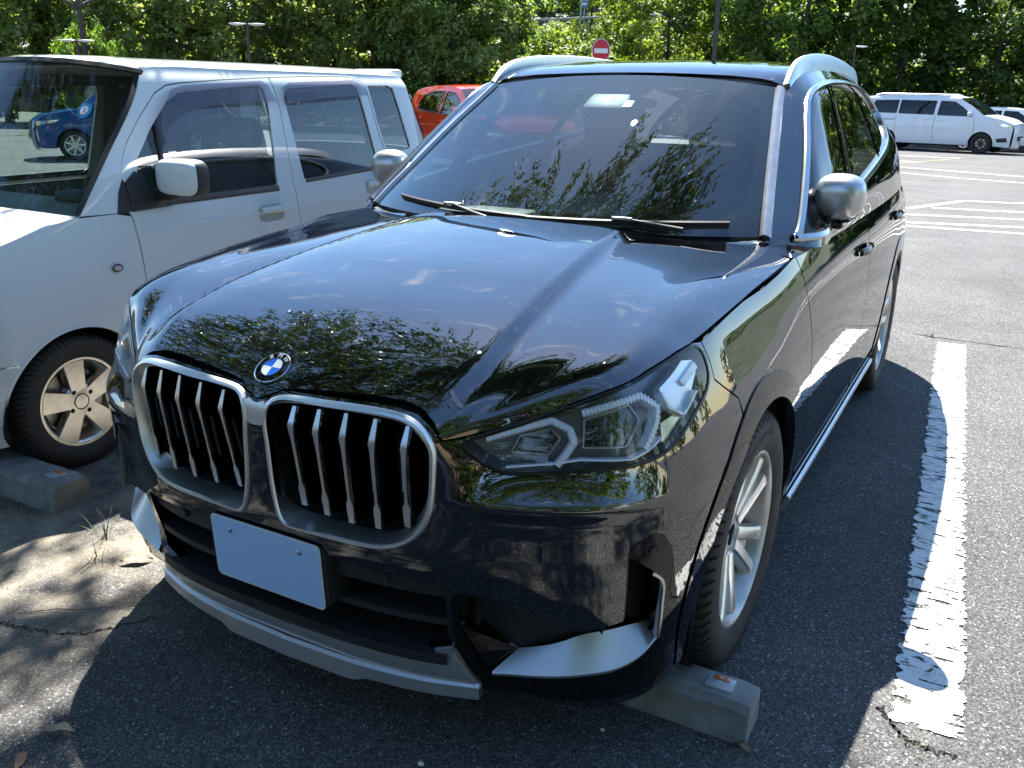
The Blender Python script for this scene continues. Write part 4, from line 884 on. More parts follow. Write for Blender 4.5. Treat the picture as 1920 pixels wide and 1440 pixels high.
# =================================================================== setting: ground, markings
def gz(y): return -.016*max(0., y-14)
def asphalt():
    m = bpy.data.materials.new('asphalt'); m.use_nodes = True; n = m.node_tree.nodes; l = m.node_tree.links; p = n['Principled BSDF']
    t = n.new('ShaderNodeTexCoord'); O = t.outputs['Object']
    def noise(s, d=4, r=.6):
        z = n.new('ShaderNodeTexNoise'); z.inputs['Scale'].default_value = s; z.inputs['Detail'].default_value = d; z.inputs['Roughness'].default_value = r; l.new(O, z.inputs['Vector']); return z.outputs['Fac']
    def ramp(src, stops):
        r = n.new('ShaderNodeValToRGB'); e = r.color_ramp.elements
        while len(e) < len(stops): e.new(.5)
        for q, (pos, c) in zip(e, stops): q.position = pos; q.color = (*c, 1) if hasattr(c, '__len__') else (c, c, c, 1)
        l.new(src, r.inputs[0]); return r.outputs[0]
    def mixc(a, b, f, mode='MIX'):
        x = n.new('ShaderNodeMixRGB'); x.blend_type = mode
        if hasattr(f, 'default_value') or not isinstance(f, (int, float)): l.new(f, x.inputs[0])
        else: x.inputs[0].default_value = f
        for q, i in ((a, 1), (b, 2)):
            if isinstance(q, tuple): x.inputs[i].default_value = (*q, 1)
            else: l.new(q, x.inputs[i])
        return x.outputs[0]
    v = n.new('ShaderNodeTexVoronoi'); v.inputs['Scale'].default_value = 215; l.new(O, v.inputs['Vector'])
    sep_ = n.new('ShaderNodeSeparateColor'); l.new(v.outputs['Color'], sep_.inputs[0])
    stones = ramp(sep_.outputs[0], [(0, (.044, .043, .042)), (.45, (.086, .084, .081)), (.80, (.138, .134, .129)), (.965, (.20, .194, .185)), (.99, (.40, .39, .37)), (1, (.55, .54, .51))])
    gap = ramp(v.outputs['Distance'], [(.0, 1.), (.55, .85), (.9, .35)])
    c = mixc(stones, gap, 1.0, 'MULTIPLY')
    fine = ramp(noise(900, 2), [(.3, .7), (.7, 1.3)]); c = mixc(c, fine, 1.0, 'MULTIPLY')
    big = ramp(noise(.9, 6, .65), [(.3, .78), (.7, 1.28)]); c = mixc(c, big, 1.0, 'MULTIPLY')
    stain = ramp(noise(.55, 5, .6), [(.28, .62), (.42, 1.0), (1, 1.0)]); c = mixc(c, stain, .8, 'MULTIPLY')
    # drifts of pale sand along the kerb side between the two cars, dirt film elsewhere
    sp = n.new('ShaderNodeSeparateXYZ'); l.new(O, sp.inputs[0])
    def rng_(src, a, b, c_, d):
        r = n.new('ShaderNodeMapRange'); r.interpolation_type = 'SMOOTHSTEP'; r.inputs[1].default_value = a; r.inputs[2].default_value = b; r.inputs[3].default_value = c_; r.inputs[4].default_value = d; l.new(src, r.inputs[0]); return r.outputs[0]
    def mul(a, b):
        x = n.new('ShaderNodeMath'); x.operation = 'MULTIPLY'; l.new(a, x.inputs[0]); l.new(b, x.inputs[1]); return x.outputs[0]
    mk = mul(mul(rng_(sp.outputs[0], -.45, -.95, 0, 1), rng_(sp.outputs[0], -2.6, -2.0, 0, 1)), mul(rng_(sp.outputs[1], -.75, -.05, 0, 1), rng_(sp.outputs[1], 1.5, .7, 0, 1)))
    mk = mul(mk, rng_(noise(3.2, 8, .7), .36, .62, 0, 1)); mk = mul(mk, rng_(noise(140, 3), .30, .60, .35, 1))
    sand = ramp(noise(350, 3), [(.3, (.20, .165, .115)), (.7, (.44, .38, .29))])
    c = mixc(c, sand, mk)
    film = mul(rng_(noise(1.7, 7, .7), .5, .75, 0, .5), rng_(noise(260, 2), .45, .6, 0, 1)); c = mixc(c, (.20, .185, .16), film)
    far = rng_(sp.outputs[1], 3, 10, 0, 1)
    l.new(c, p.inputs['Base Color']); p.inputs['Roughness'].default_value = .88; p.inputs['Specular IOR Level'].default_value = .35
    hgt = mixc(gap, fine, .35); b = n.new('ShaderNodeBump'); b.inputs['Strength'].default_value = .55; b.inputs['Distance'].default_value = .004; l.new(hgt, b.inputs['Height'])
    # undulation of the laid surface
    b2 = n.new('ShaderNodeBump'); b2.inputs['Strength'].default_value = .3; b2.inputs['Distance'].default_value = .05; l.new(noise(1.2, 3), b2.inputs['Height']); l.new(b2.outputs[0], b.inputs['Normal']); l.new(b.outputs[0], p.inputs['Normal'])
    return m
M_asph = asphalt()
xs = sorted(set([-600, -300, -160, -90, -60]+list(range(-44, 46, 4))+[60, 90, 160, 300, 600])); ys = sorted(set([-600, -200, -80, -40, -20, -8]+list(range(-4, 60, 2))+[70, 90, 140, 300, 700]))
V = [(x, y, gz(y)) for y in ys for x in xs]; nx = len(xs)
F = [(j*nx+i, j*nx+i+1, (j+1)*nx+i+1, (j+1)*nx+i) for j in range(len(ys)-1) for i in range(nx-1)]
tag(mesh('ground', V, F, M_asph, angle=60), 'grey asphalt of the parking lot', kind='structure')
# soil bank and kerb behind the photographer
M_soil = pmat('soil', (.15, .105, .065), .95, var=.5, vscale=9, bump=.8, bscale=60)
V = []; F = []; n_ = 46
for j, (yy, zz) in enumerate(((-2.6, -.02), (-2.65, .10), (-3.6, .22), (-5.5, .55), (-9, 1.1), (-15, 2.4), (-24, 4.5))):
    for i in range(n_): x = -46+i*2; V.append((x, yy+.15*math.sin(x*.7), zz+(.12*math.sin(x*.9+j)+.08*math.sin(x*2.3) if j > 1 else 0)))
for j in range(6):
    for i in range(n_-1): F.append((j*n_+i, j*n_+i+1, (j+1)*n_+i+1, (j+1)*n_+i))
tag(mesh('soil_bank', V, F, M_soil, angle=60), 'brown soil bank beyond the kerb', kind='structure')
bm = bmesh.new(); add_box(bm, (0, -2.45, .06), (90, .15, .16), .015); tag(bm_obj('kerb', bm, pmat('concrete', (.30, .29, .27), .9, var=.25, vscale=18, bump=.5, bscale=120)), 'concrete kerb', kind='structure')
# road paint, chipped and cracked
def road_paint(name, wear, col=(.74, .73, .69)):
    m = bpy.data.materials.new(name); m.use_nodes = True; n = m.node_tree.nodes; l = m.node_tree.links; p = n['Principled BSDF']; p.inputs['Roughness'].default_value = .75
    t = n.new('ShaderNodeTexCoord'); O = t.outputs['Object']; uvm = n.new('ShaderNodeSeparateXYZ'); l.new(t.outputs['UV'], uvm.inputs[0])
    mp = n.new('ShaderNodeMapping'); mp.inputs['Scale'].default_value = (.35, 1.0, 1); l.new(O, mp.inputs['Vector'])
    def noise(s, d=5, r=.6, vec=None):
        z = n.new('ShaderNodeTexNoise'); z.inputs['Scale'].default_value = s; z.inputs['Detail'].default_value = d; z.inputs['Roughness'].default_value = r; l.new(vec or O, z.inputs['Vector']); return z.outputs['Fac']
    def math_(op, a, b):
        x = n.new('ShaderNodeMath'); x.operation = op
        for i, q in enumerate((a, b)):
            if isinstance(q, (int, float)): x.inputs[i].default_value = q
            else: l.new(q, x.inputs[i])
        return x.outputs[0]
    def rg(src, a, b, c=0., d=1.):
        r = n.new('ShaderNodeMapRange'); r.inputs[1].default_value = a; r.inputs[2].default_value = b; r.inputs[3].default_value = c; r.inputs[4].default_value = d; l.new(src, r.inputs[0]); return r.outputs[0]
    # ragged edge: distance to the strip edge (uv.x) against noise
    ed = math_('MULTIPLY', math_('SUBTRACT', .5, math_('ABSOLUTE', math_('SUBTRACT', uvm.outputs[0], .5), 0)), 2)
    e1 = math_('GREATER_THAN', math_('ADD', ed, math_('MULTIPLY', math_('SUBTRACT', noise(26, 3.5, .55), .5), 1.0)), .10)
    chips = math_('LESS_THAN', noise(30, 9, .72, mp.outputs[0]), .612-wear*.10)
    v = n.new('ShaderNodeTexVoronoi'); v.feature = 'DISTANCE_TO_EDGE'; v.inputs['Scale'].default_value = 13; 
    wv = n.new('ShaderNodeTexNoise'); wv.inputs['Scale'].default_value = 14; l.new(O, wv.inputs['Vector']); wa = n.new('ShaderNodeVectorMath'); wa.operation = 'MULTIPLY_ADD'; wa.inputs[1].default_value = (.12, .12, .12); l.new(wv.outputs['Color'], wa.inputs[0]); l.new(O, wa.inputs[2]); l.new(wa.outputs[0], v.inputs['Vector'])
    crack = math_('GREATER_THAN', math_('ADD', v.outputs['Distance'], rg(noise(7), .35, .65, 0, .05)), .022)
    keep = math_('MULTIPLY', math_('MULTIPLY', e1, chips), crack)
    cr_ = n.new('ShaderNodeValToRGB'); cr_.color_ramp.elements[0].color = (col[0]*.72, col[1]*.70, col[2]*.66, 1); cr_.color_ramp.elements[1].color = (*col, 1); cr_.color_ramp.elements[0].position = .32; cr_.color_ramp.elements[1].position = .55; l.new(noise(16, 8, .7), cr_.inputs[0]); l.new(cr_.outputs[0], p.inputs['Base Color'])
    b = n.new('ShaderNodeBump'); b.inputs['Strength'].default_value = .4; b.inputs['Distance'].default_value = .002; l.new(noise(220, 3), b.inputs['Height']); l.new(b.outputs[0], p.inputs['Normal'])
    tr = n.new('ShaderNodeBsdfTransparent'); mxs = n.new('ShaderNodeMixShader'); l.new(keep, mxs.inputs[0]); l.new(tr.outputs[0], mxs.inputs[1]); l.new(p.outputs[0], mxs.inputs[2]); l.new(mxs.outputs[0], n['Material Output'].inputs['Surface'])
    return m
M_line = road_paint('worn_road_paint', .55); M_line2 = road_paint('road_paint', .15); M_yel = road_paint('yellow_road_paint', 1.25, (.52, .42, .06))
def stripe(a, b, w, mat, name='bay_line', label=None, k=.004):
    a = Vector(a).to_2d(); b = Vector(b).to_2d(); t = (b-a); L = t.length; t /= L; nn = Vector((-t.y, t.x))*w/2; m = max(1, int(L/.5)); V = []; F = []; UV = []
    for i in range(m+1):
        q = a+t*L*i/m
        for sgn in (-1, 1): pq = q+nn*sgn; V.append((pq.x, pq.y, gz(pq.y)+k)); UV.append(((sgn+1)/2, L*i/m))
    for i in range(m): F.append((2*i, 2*i+1, 2*i+3, 2*i+2) if t.x*1+t.y*0 > 5 else (2*i+1, 2*i, 2*i+2, 2*i+3))
    o = mesh(name, V, F, mat, smooth=False); uvl = o.data.uv_layers.new(name='UVMap')
    for lp in o.data.loops: uvl.data[lp.index].uv = UV[lp.vertex_index]
    o['kind'] = 'structure'
    if label: o['label'] = label
    return o
stripe((1.388, .755), (1.186, 4.73), .176, M_line, 'bay_line', 'worn white line painted beside the black SUV')
stripe((-1.13, .80), (-1.33, 4.75), .15, M_line, 'bay_line'); stripe((-3.65, .85), (-3.85, 4.8), .15, M_line, 'bay_line')
for a, b, w in (((.144, 12.286), (.766, 13.82), .13), ((.766, 13.83), (4.6, 14.6), .13), ((.428, 12.56), (5.2, 13.45), .13), ((.10, 11.54), (5.2, 12.75), .14), ((.15, 10.69), (5.2, 12.0), .14), ((.15, 10.35), (5.2, 10.70), .12), ((5.2, 10.7), (5.0, 14.7), .13),
                ((-2.2, 23.2), (5.5, 18.7), .16), ((-1.6, 20.75), (.43, 19.35), .13), ((.48, 19.33), (5.0, 17.6), .13), ((-3.5, 29.6), (-.12, 29.1), .18), ((-2.6, 26.3), (-.9, 25.6), .16), ((-4.5, 36.5), (8, 38.5), .2), ((-12, 24.5), (-4, 23.9), .16), ((-12, 31), (-5, 30), .16)): stripe(a, b, w, M_line2, 'lane_marking')
stripe((-1.35, 24.3), (-.36, 28.0), .14, M_yel, 'yellow_marking')
# a patch seam: crack in the asphalt near the line's end
M_crack = pmat('crack_dark', (.015, .014, .013), 1)
def crack(pts, w=.008):
    V = []; F = []; 
    P = curve2(np.array(pts), 60); P = P+np.stack([RNG.normal(0, .006, 60), RNG.normal(0, .006, 60)], -1)
    for i, p_ in enumerate(P):
        d = P[min(i+1, 59)]-P[max(i-1, 0)]; d = np.array([-d[1], d[0]])/np.linalg.norm(d)*w*(.3+RNG.random())/2
        V += [(p_[0]-d[0], p_[1]-d[1], .0025), (p_[0]+d[0], p_[1]+d[1], .0025)]
    for i in range(59): F.append((2*i, 2*i+1, 2*i+3, 2*i+2))
    o = mesh('crack', V, F, M_crack, smooth=False); o['kind'] = 'structure'
crack([(.95, 4.86), (1.6, 4.84), (2.6, 4.9), (4.2, 4.86)], .014); crack([(1.62, .98), (1.70, 1.2), (1.64, 1.5)]); crack([(1.27, .80), (1.35, .70), (1.46, .69)], .008); crack([(-1.0, -.10), (-.75, -.02), (-.62, .14)], .006)
# ------------------------------------------------------------------ wheel stops
M_conc = pmat('stop_concrete', (.235, .23, .215), .92, var=.35, vscale=14, bump=.9, bscale=90)
def wheel_stop(x0, x1, y0, y1, label):
    t = empty('wheel_stop', ((x0+x1)/2, (y0+y1)/2, 0), 0, label, 'wheel stop', 'concrete wheel stops')
    L = x1-x0; D = y1-y0; bm = bmesh.new(); prof = [(-D/2, -.01), (-D/2+.006, .085), (-D/2+.022, .104), (D/2-.022, .104), (D/2-.006, .085), (D/2, -.01)]; n_ = 14
    rows = []
    for i in range(n_+1):
        x = -L/2+L*i/n_; e = .010 if i in (0, n_) else 0
        rows.append([bm.verts.new((x, a*(1-e*4)+RNG.normal(0, .0008), b-e*.6+RNG.normal(0, .0008))) for a, b in prof])
    for i in range(n_):
        for q in range(5): bm.faces.new((rows[i][q], rows[i][q+1], rows[i+1][q+1], rows[i+1][q]))
    bm.faces.new(rows[0]); bm.faces.new(rows[-1][::-1]); bm_obj('block', bm, M_conc, t, angle=30)
    for sgn in (-1, 1):
        r = box('reflector_plate', (sgn*(L/2-.085), .0, .106), (.066, .052, .008), pmat('reflector_base', (.34, .36, .35), .35, var=.2, coat=.5), t, bevel=.002); box('reflector', (sgn*(L/2-.085), .014, .111), (.040, .014, .004), pmat('reflector_orange', (.62, .14, .03), .2, coat=1), r, bevel=.001)
    return t
wheel_stop(.425, 1.015, .475, .605, 'concrete wheel stop with orange reflector under the black SUV front tyre nearest the white line')
wheel_stop(-2.06, -1.465, .415, .575, 'concrete wheel stop in front of the white kei car wheel nearest the SUV')

# =================================================================== generic car shell used by the other parked cars
def shell(root, W, ins, ends, top, side_out, paintm, panels=(), frame=None, windows=(), arches=(), crown=.05, step=.06, trimm=None):
    """W half width; ins [(z,inset)]; top: list of (part, [(y,z)..], mat) silhouette pieces front to back; panels/windows: (part, polygon in (y,z), mat, holes)"""
    zk = [a for a, b in ins]; ik = [b for a, b in ins]; y0, fy, fa, y1, ry, ra = ends
    def K(y, z, o=0):
        y = np.asarray(y, float); z = np.asarray(z, float)
        x = W-herm(zk, ik, z)+o; f = np.clip((fy-y)/(fy-y0), 0, 1); r = np.clip((y-ry)/(y1-ry), 0, 1)
        return np.stack([x-fa*f**2.6-ra*r**2.5, y, z], -1)
    rf = (0, (y0+y1)/2, .6); parts = {}
    for nm, poly, m, holes in panels:
        for sx in (1, -1): parts[(nm, sx)] = trimmed(nm, K, poly, m or paintm, root, holes=holes, step=step, thick=.012, sx=sx, ref=rf)
    for nm, poly, m, par in windows:
        for sx in (1, -1): trimmed(nm, K, poly, m, parts.get((par, sx), root), step=step*1.5, thick=.004, sx=sx, ref=rf, out=-.008)
    for nm, pts, m, cr_ in top:
        c = np.array(pts); n = max(2, int(sum(np.hypot(*(c[i+1]-c[i])) for i in range(len(c)-1))/.06)); q = curve2(c, n) if len(c) > 2 else np.linspace(c[0], c[1], n)
        G = []
        for t in (-1, -.92, -.7, -.35, 0, .35, .7, .92, 1):
            e = K(q[:, 0], q[:, 1]); c0, c1 = cr_[0] if hasattr(cr_[0], '__len__') else (cr_[0], cr_[0]); d0, d1 = cr_[1] if hasattr(cr_[1], '__len__') else (cr_[1], cr_[1]); kk = np.linspace(0, 1, n); G.append(np.stack([e[:, 0]*t, q[:, 0]-(d0+(d1-d0)*kk)*(1-t*t), q[:, 1]+(c0+(c1-c0)*kk)*(1-abs(t)**2.3)], -1))
        trimmed(nm, netfn(np.array(G)), rect(0, 1, 0, 1), m, root, step=step*1.2, sc=(2*W, max(.1, .06*n)), ref=(0, (y0+y1)/2, .2), thick=.006)
    return K, parts
def arc(cy_, cz_, R, a0, a1, n=24): return [(cy_-R*math.cos(math.radians(a)), cz_+R*math.sin(math.radians(a))) for a in np.linspace(a0, a1, n)]
# =================================================================== white kei car
kei = empty('parked_kei_car', (-2.4575, 0, 0), 0, 'boxy pale white kei wagon with tinted rain visors parked left of the black SUV', 'car')
M_kei = paint('pearl_white_paint', (.82, .835, .81), .4, dust=.03)
M_kgl = glass('kei_glass', (.46, .56, .55), ior=1.75, dust=.06); M_kgd = glass('kei_privacy_glass', (.16, .19, .19), ior=1.8, dust=.03)
M_kws = glass('kei_screen_glass', (.74, .84, .80), ior=1.4, dust=.05)
M_visor = glass('rain_visor_tint', (.52, .47, .52), ior=1.5, dust=.12, rough=.03)
WIN1 = [(1.15, 1.020), (1.165, 1.10), (1.20, 1.19), (1.30, 1.305), (1.41, 1.405), (1.49, 1.445), (1.60, 1.456), (1.98, 1.482), (2.005, 1.465), (2.012, 1.40), (1.962, 1.035), (1.924, 1.013), (1.31, .999), (1.17, 1.002)]
WIN2 = [(2.129, 1.42), (2.145, 1.455), (2.19, 1.472), (2.68, 1.497), (2.715, 1.48), (2.729, 1.43), (2.770, 1.085), (2.741, 1.061), (2.181, 1.031), (2.152, 1.042)]
QW = [(2.815, 1.490), (3.0, 1.493), (3.044, 1.478), (3.104, 1.158), (3.076, 1.142), (2.897, 1.124), (2.868, 1.14), (2.835, 1.30)]
GAP = [(1.039, .986), (1.067, 1.065), (1.099, 1.115), (1.112, 1.173), (1.156, 1.248), (1.252, 1.35), (1.362, 1.445), (1.428, 1.476), (1.505, 1.487), (1.766, 1.505), (2.067, 1.520), (2.392, 1.532), (2.679, 1.535), (2.769, 1.512), (2.797, 1.453), (2.826, 1.241), (2.862, 1.108), (2.885, .80), (2.88, .52)]
kframe = [(.880, .992), (1.047, 1.194), (1.278, 1.462), (1.315, 1.505), (1.345, 1.545), (3.17, 1.545), (3.215, 1.356), (3.30, 1.12), (3.36, .9), (3.40, .5), (3.40, .26)]+arc(3.14, .262, .315, 178, 42, 30)+[(a+.004, b) for a, b in GAP[::-1]]
fd_k = [(a+.004, b-.005) for a, b in GAP[1:11]]+[(2.064, 1.515), (2.085, 1.398), (2.066, 1.033), (2.074, .84), (2.07, .30), (1.13, .30), (1.130, .644), (1.124, .812), (1.108, .97)]
rd_k = [(2.072, 1.515)]+[(a, b-.005) for a, b in GAP[11:14]]+[(2.793, 1.453), (2.822, 1.241), (2.858, 1.108), (2.881, .80), (2.876, .52)]+arc(3.14, .262, .315, 35, -2, 10)+[(2.80, .30), (2.075, .30), (2.079, .84), (2.071, 1.033), (2.090, 1.398)]
fend_k = [(1.034, .984), (.88, .985), (.74, .975), (.56, .930), (.38, .868), (.24, .79), (.24, .49), (.49, .49)]+arc(.78, .262, .315, 46, 182, 34)+[(1.10, .25), (1.124, .30), (1.124, .644), (1.118, .812), (1.102, .968)]
KINS = [(.16, .06), (.30, .022), (.45, .006), (.60, 0), (.75, .003), (.86, .008), (.93, .014), (1.0, .026), (1.05, .036), (1.25, .078), (1.42, .116), (1.50, .140), (1.545, .170)]
Kk, kp = shell(kei, .7375, KINS, (.17, .62, .34, 3.56, 3.05, .16),
  [('roof', [(1.325, 1.528), (1.36, 1.541), (1.45, 1.548), (1.8, 1.549), (2.8, 1.549), (3.16, 1.546)], M_kei, (.046, (.13, .0))),
   ('windscreen', [(.875, .998), (1.047, 1.194), (1.278, 1.462), (1.322, 1.522)], M_kws, ((.028, .046), .13)),
   ('hood', [(.215, .78), (.30, .842), (.42, .885), (.60, .938), (.76, .975), (.872, .990)], M_kei, (.03, (.10, .13))),
   ('tail_header', [(3.17, 1.545), (3.195, 1.49)], M_kei, ((.04, .03), -.05)), ('rear_screen', [(3.197, 1.485), (3.26, 1.36), (3.345, 1.13)], M_kgl, ((.03, .02), -.05)), ('tail', [(3.347, 1.125), (3.37, 1.05), (3.45, .8), (3.50, .5), (3.45, .25)], M_kei, ((.02, 0), -.05))],
  None, M_kei, panels=[('side_frame', kframe, None, [QW]), ('front_door', fd_k, None, [WIN1]), ('rear_door', rd_k, None, [WIN2]), ('fender', fend_k, None, []),
   ('sill', [(1.09, .20), (2.84, .20), (2.84, .296), (1.09, .296)], None, []), ('bumper_end', [(.24, .17), (.485, .17)]+arc(.78, .262, .315, -12, 44, 12)+[(.48, .484), (.24, .484)], None, [])],
  windows=[('front_window', WIN1, M_kgl, 'front_door'), ('rear_window', WIN2, M_kgd, 'rear_door'), ('quarter_window', QW, M_kgd, 'side_frame')], step=.04)
# nose
G = []
for t in np.linspace(-1, 1, 9): G.append([(.40*t, .20-.09*(1-t*t)+dy, z) for z, dy in ((.17, .03), (.30, .0), (.48, -.005), (.60, .0), (.72, .01), (.79, .03))])
trimmed('front_bumper', netfn(np.array(G)), rect(0, 1, 0, 1), M_kei, kei, step=.05, sc=(.85, .65), ref=(0, 2, .5), thick=.01)
for sx in (1, -1):
    hl_ = trimmed('headlamp', Kk, [(.20, .60), (.46, .62), (.50, .74), (.40, .80), (.22, .745)], M_refl, kei, step=.04, thick=.02, sx=sx, ref=(0, 2, .5), out=.004)
    trim_on('body_crease', Kk, [(y, .905) for y in np.linspace(1.14, 2.05, 20)], .012, .003, M_kei, kp[('front_door', sx)], sx=sx)
    trim_on('belt_seal', Kk, [(y, 1.008+.006*(y-1.3)) for y in np.linspace(1.18, 1.96, 16)], .030, .004, M_plastic, kp[('front_door', sx)], sx=sx)
    trim_on('belt_seal', Kk, [(y, 1.030+.045*(y-2.16)) for y in np.linspace(2.16, 2.75, 12)], .020, .003, M_plastic, kp[('rear_door', sx)], sx=sx)
    # rain visors
    trimmed('rain_visor', lambda y, z: Kk(y, z)+np.stack([np.clip((1.50-z)*.35, 0, .03), 0*y, 0*y], -1), [(1.315, 1.30), (1.345, 1.372), (1.43, 1.452), (1.50, 1.468), (1.99, 1.494), (2.018, 1.478), (2.028, 1.405), (1.80, 1.402), (1.60, 1.390), (1.52, 1.365), (1.44, 1.315), (1.36, 1.20), (1.325, 1.20)], M_visor, kp[('front_door', sx)], step=.03, thick=.003, sx=sx, ref=(0, 2, .5), out=.012)
    trimmed('rain_visor', lambda y, z: Kk(y, z)+np.stack([np.clip((1.50-z)*.35, 0, .03), 0*y, 0*y], -1), [(2.105, 1.40), (2.115, 1.465), (2.17, 1.488), (2.69, 1.510), (2.735, 1.495), (2.758, 1.435), (2.60, 1.428), (2.2, 1.408)], M_visor, kp[('rear_door', sx)], step=.03, thick=.003, sx=sx, ref=(0, 2, .5), out=.012)
    trimmed('window_divider', Kk, [(1.300, 1.0), (1.316, 1.0), (1.338, 1.34), (1.322, 1.325)], M_plastic, kp[('front_door', sx)], step=.04, thick=.01, sx=sx, ref=(0, 2, .5), out=.001)
    # sail panel and mirror
    trimmed('mirror_sail', Kk, [(1.112, .985), (1.108, 1.10), (1.165, 1.14), (1.20, 1.11), (1.25, 1.01), (1.31, .99)], M_plastic, kp[('front_door', sx)], step=.03, thick=.01, sx=sx, ref=(0, 2, .5), out=.006)
    trimmed('pillar_sail', Kk, [(1.042, .987), (1.069, 1.064), (1.100, 1.112), (1.106, 1.10), (1.108, .987)], M_plastic, kp[('side_frame', sx)], step=.03, thick=.012, sx=sx, ref=(0, 2, .5), out=.004)
    mk = blob('door_mirror', (sx*.835, 1.270, 1.118), (.110, .055, .072), M_kei, kp[('front_door', sx)], e=4.2, cut=.7)
    blob('mirror_back', (sx*.835, 1.285, 1.116), (.113, .050, .075), M_plastic, mk, e=4.2, cut=.75); box('mirror_stem', (sx*.735, 1.26, 1.045), (.13, .05, .05), M_plastic, mk, bevel=.015)
    # handles, marker
    for dn, yc, zc in (('front_door', 1.885, .902), ('rear_door', 2.71, .960)):
        hb_ = trimmed('handle_recess', Kk, [(yc+.082*a, zc+.040*b) for a, b in rrect(2, 2, .55)], pmat('kei_recess', (.36, .39, .38), .35, coat=1), kp[(dn, sx)], step=.03, thick=.002, sx=sx, ref=(0, 2, .5), out=.0015)
        trim_on('door_handle', Kk, [(y, zc+.014) for y in np.linspace(yc-.07, yc+.07, 10)], .028, .022, M_kei, kp[(dn, sx)], sx=sx)
    mkr = trimmed('side_marker', Kk, [(.993+.026*math.cos(t), .777+.016*math.sin(t)) for t in np.linspace(0, 6.283, 20, endpoint=False)], M_chrome, kei, step=.02, thick=.004, sx=sx, ref=(0, 2, .5), out=.006)
    trimmed('marker_lens', Kk, [(.993+.017*math.cos(t), .777+.010*math.sin(t)) for t in np.linspace(0, 6.283, 20, endpoint=False)], pmat('marker_lens', (.70, .62, .52), .15, coat=1), mkr, step=.02, thick=.003, sx=sx, ref=(0, 2, .5), out=.011)
    for cy_ in (.78, 3.14):
        V = []; F = []; a = np.linspace(math.radians(-10), math.radians(190), 24)
        for xx in (.715, .46):
            for t in a: V.append((sx*xx, cy_-.318*math.cos(t), .262+.318*math.sin(t)))
        for i in range(23): F.append((i, i+1, 24+i+1, 24+i))
        F.append(tuple(range(24, 48))); mesh('wheel_well', V, F, M_dark, kei, angle=30)
        P = [Kk(cy_-.318*math.cos(t), .262+.318*math.sin(t)) for t in np.linspace(0, math.pi, 40)]
        P = np.array(P); T = np.gradient(P, axis=0); T /= np.linalg.norm(T, axis=1)[:, None]; D1 = np.tile([1., 0, 0], (40, 1)); D2 = np.cross(T, D1)
        sweep('arch_flange', P, D1, D2, [(-.03, -.006), (-.03, .006), (.004, .006), (.004, -.006)], M_kei, kei, sx=sx)
    # windscreen rubber and pillar seam
    P = Kk(np.array([.872, 1.045, 1.276, 1.32]), np.array([.998, 1.194, 1.462, 1.52])); P = curve2(P, 30); T = np.gradient(P, axis=0); T /= np.linalg.norm(T, axis=1)[:, None]; D1 = np.tile([.6, -.75, .2], (30, 1)); D2 = np.cross(T, D1)
    sweep('screen_rubber', P, D1, D2, [(-.006, -.016), (-.006, .006), (.004, .006), (.004, -.016)], M_plastic, kei, sx=sx)
for sx in (1, -1):   # inner linings close the door gaps
    par = kp[('side_frame', sx)]
    for poly in ([(2.025, .95), (2.125, .95), (2.135, 1.40), (2.115, 1.53), (2.02, 1.53), (2.035, 1.40)], [(1.06, 1.0), (1.17, 1.0), (1.21, 1.19), (1.42, 1.42), (1.50, 1.47), (3.1, 1.505), (3.15, 1.54), (1.36, 1.54), (1.30, 1.47), (1.06, 1.19), (.93, 1.03)], [(1.0, .40), (2.86, .40), (2.86, 1.0), (1.0, .985)], [(2.74, 1.0), (2.90, 1.0), (2.84, 1.50), (2.74, 1.50)]):
        trimmed('door_lining', Kk, poly, pmat('kei_trim', (.16, .165, .16), .8, var=.1), par, step=.06, thick=.004, sx=sx, ref=(0, 2, .5), out=-.034)
P = np.array([(t*.60, 1.322-.13*(1-t*t), 1.526+.046*(1-abs(t)**2.3)) for t in np.linspace(-1, 1, 40)]); T = np.gradient(P, axis=0); T /= np.linalg.norm(T, axis=1)[:, None]; D1 = np.tile([0, -.75, .66], (40, 1)); D2 = np.cross(T, D1)
sweep('screen_header', P, D1, D2, [(-.010, -.012), (-.010, .010), (.003, .010), (.003, -.012)], M_plastic, kei)
box('headliner', (0, 2.25, 1.548), (1.06, 1.75, .012), pmat('kei_headliner', (.40, .41, .40), .9), kei, bevel=.004)
box('rear_spoiler', (0, 3.20, 1.560), (1.06, .12, .05), M_kei, kei, bevel=.02)
kw_ = spoke_wheel(kei, .272, .176, .155, 5, dict(w0=.030, w1=.044), pmat('kei_alloy', (.58, .54, .47), .30, 1, var=.12, vscale=30), M_alloyd)
put_wheel(kw_, .640, .78, .270, True, 1.35)
for x, y, l, sp in ((.640, 3.14, True, .6), (-.640, .78, False, .1), (-.640, 3.14, False, .9)): put_wheel(copy_tree(kw_, kei), x, y, .270, l, sp)
bm = bmesh.new(); add_box(bm, (0, 1.9, .36), (.92, 2.9, .30)); add_box(bm, (0, 2.0, .36), (1.28, 1.55, .26)); add_box(bm, (0, .75, .60), (.90, .7, .40)); bm_obj('underbody', bm, M_dark, kei, smooth=False)
kd = box('dashboard', (0, 1.10, .93), (1.20, .36, .12), pmat('kei_dash', (.22, .24, .23), .65, var=.1), kei, bevel=.04)
box('instrument_cluster', (.32, 1.20, 1.005), (.30, .12, .06), M_interior, kd, bevel=.02)
V, F = tube_mesh([(.32+.17*math.cos(a), 1.42+.06*math.sin(a), 1.00+.15*math.sin(a)) for a in np.linspace(0, 2*math.pi, 36, endpoint=False)], .014, 8, True); mesh('steering_wheel', V, F, M_interior, kei)
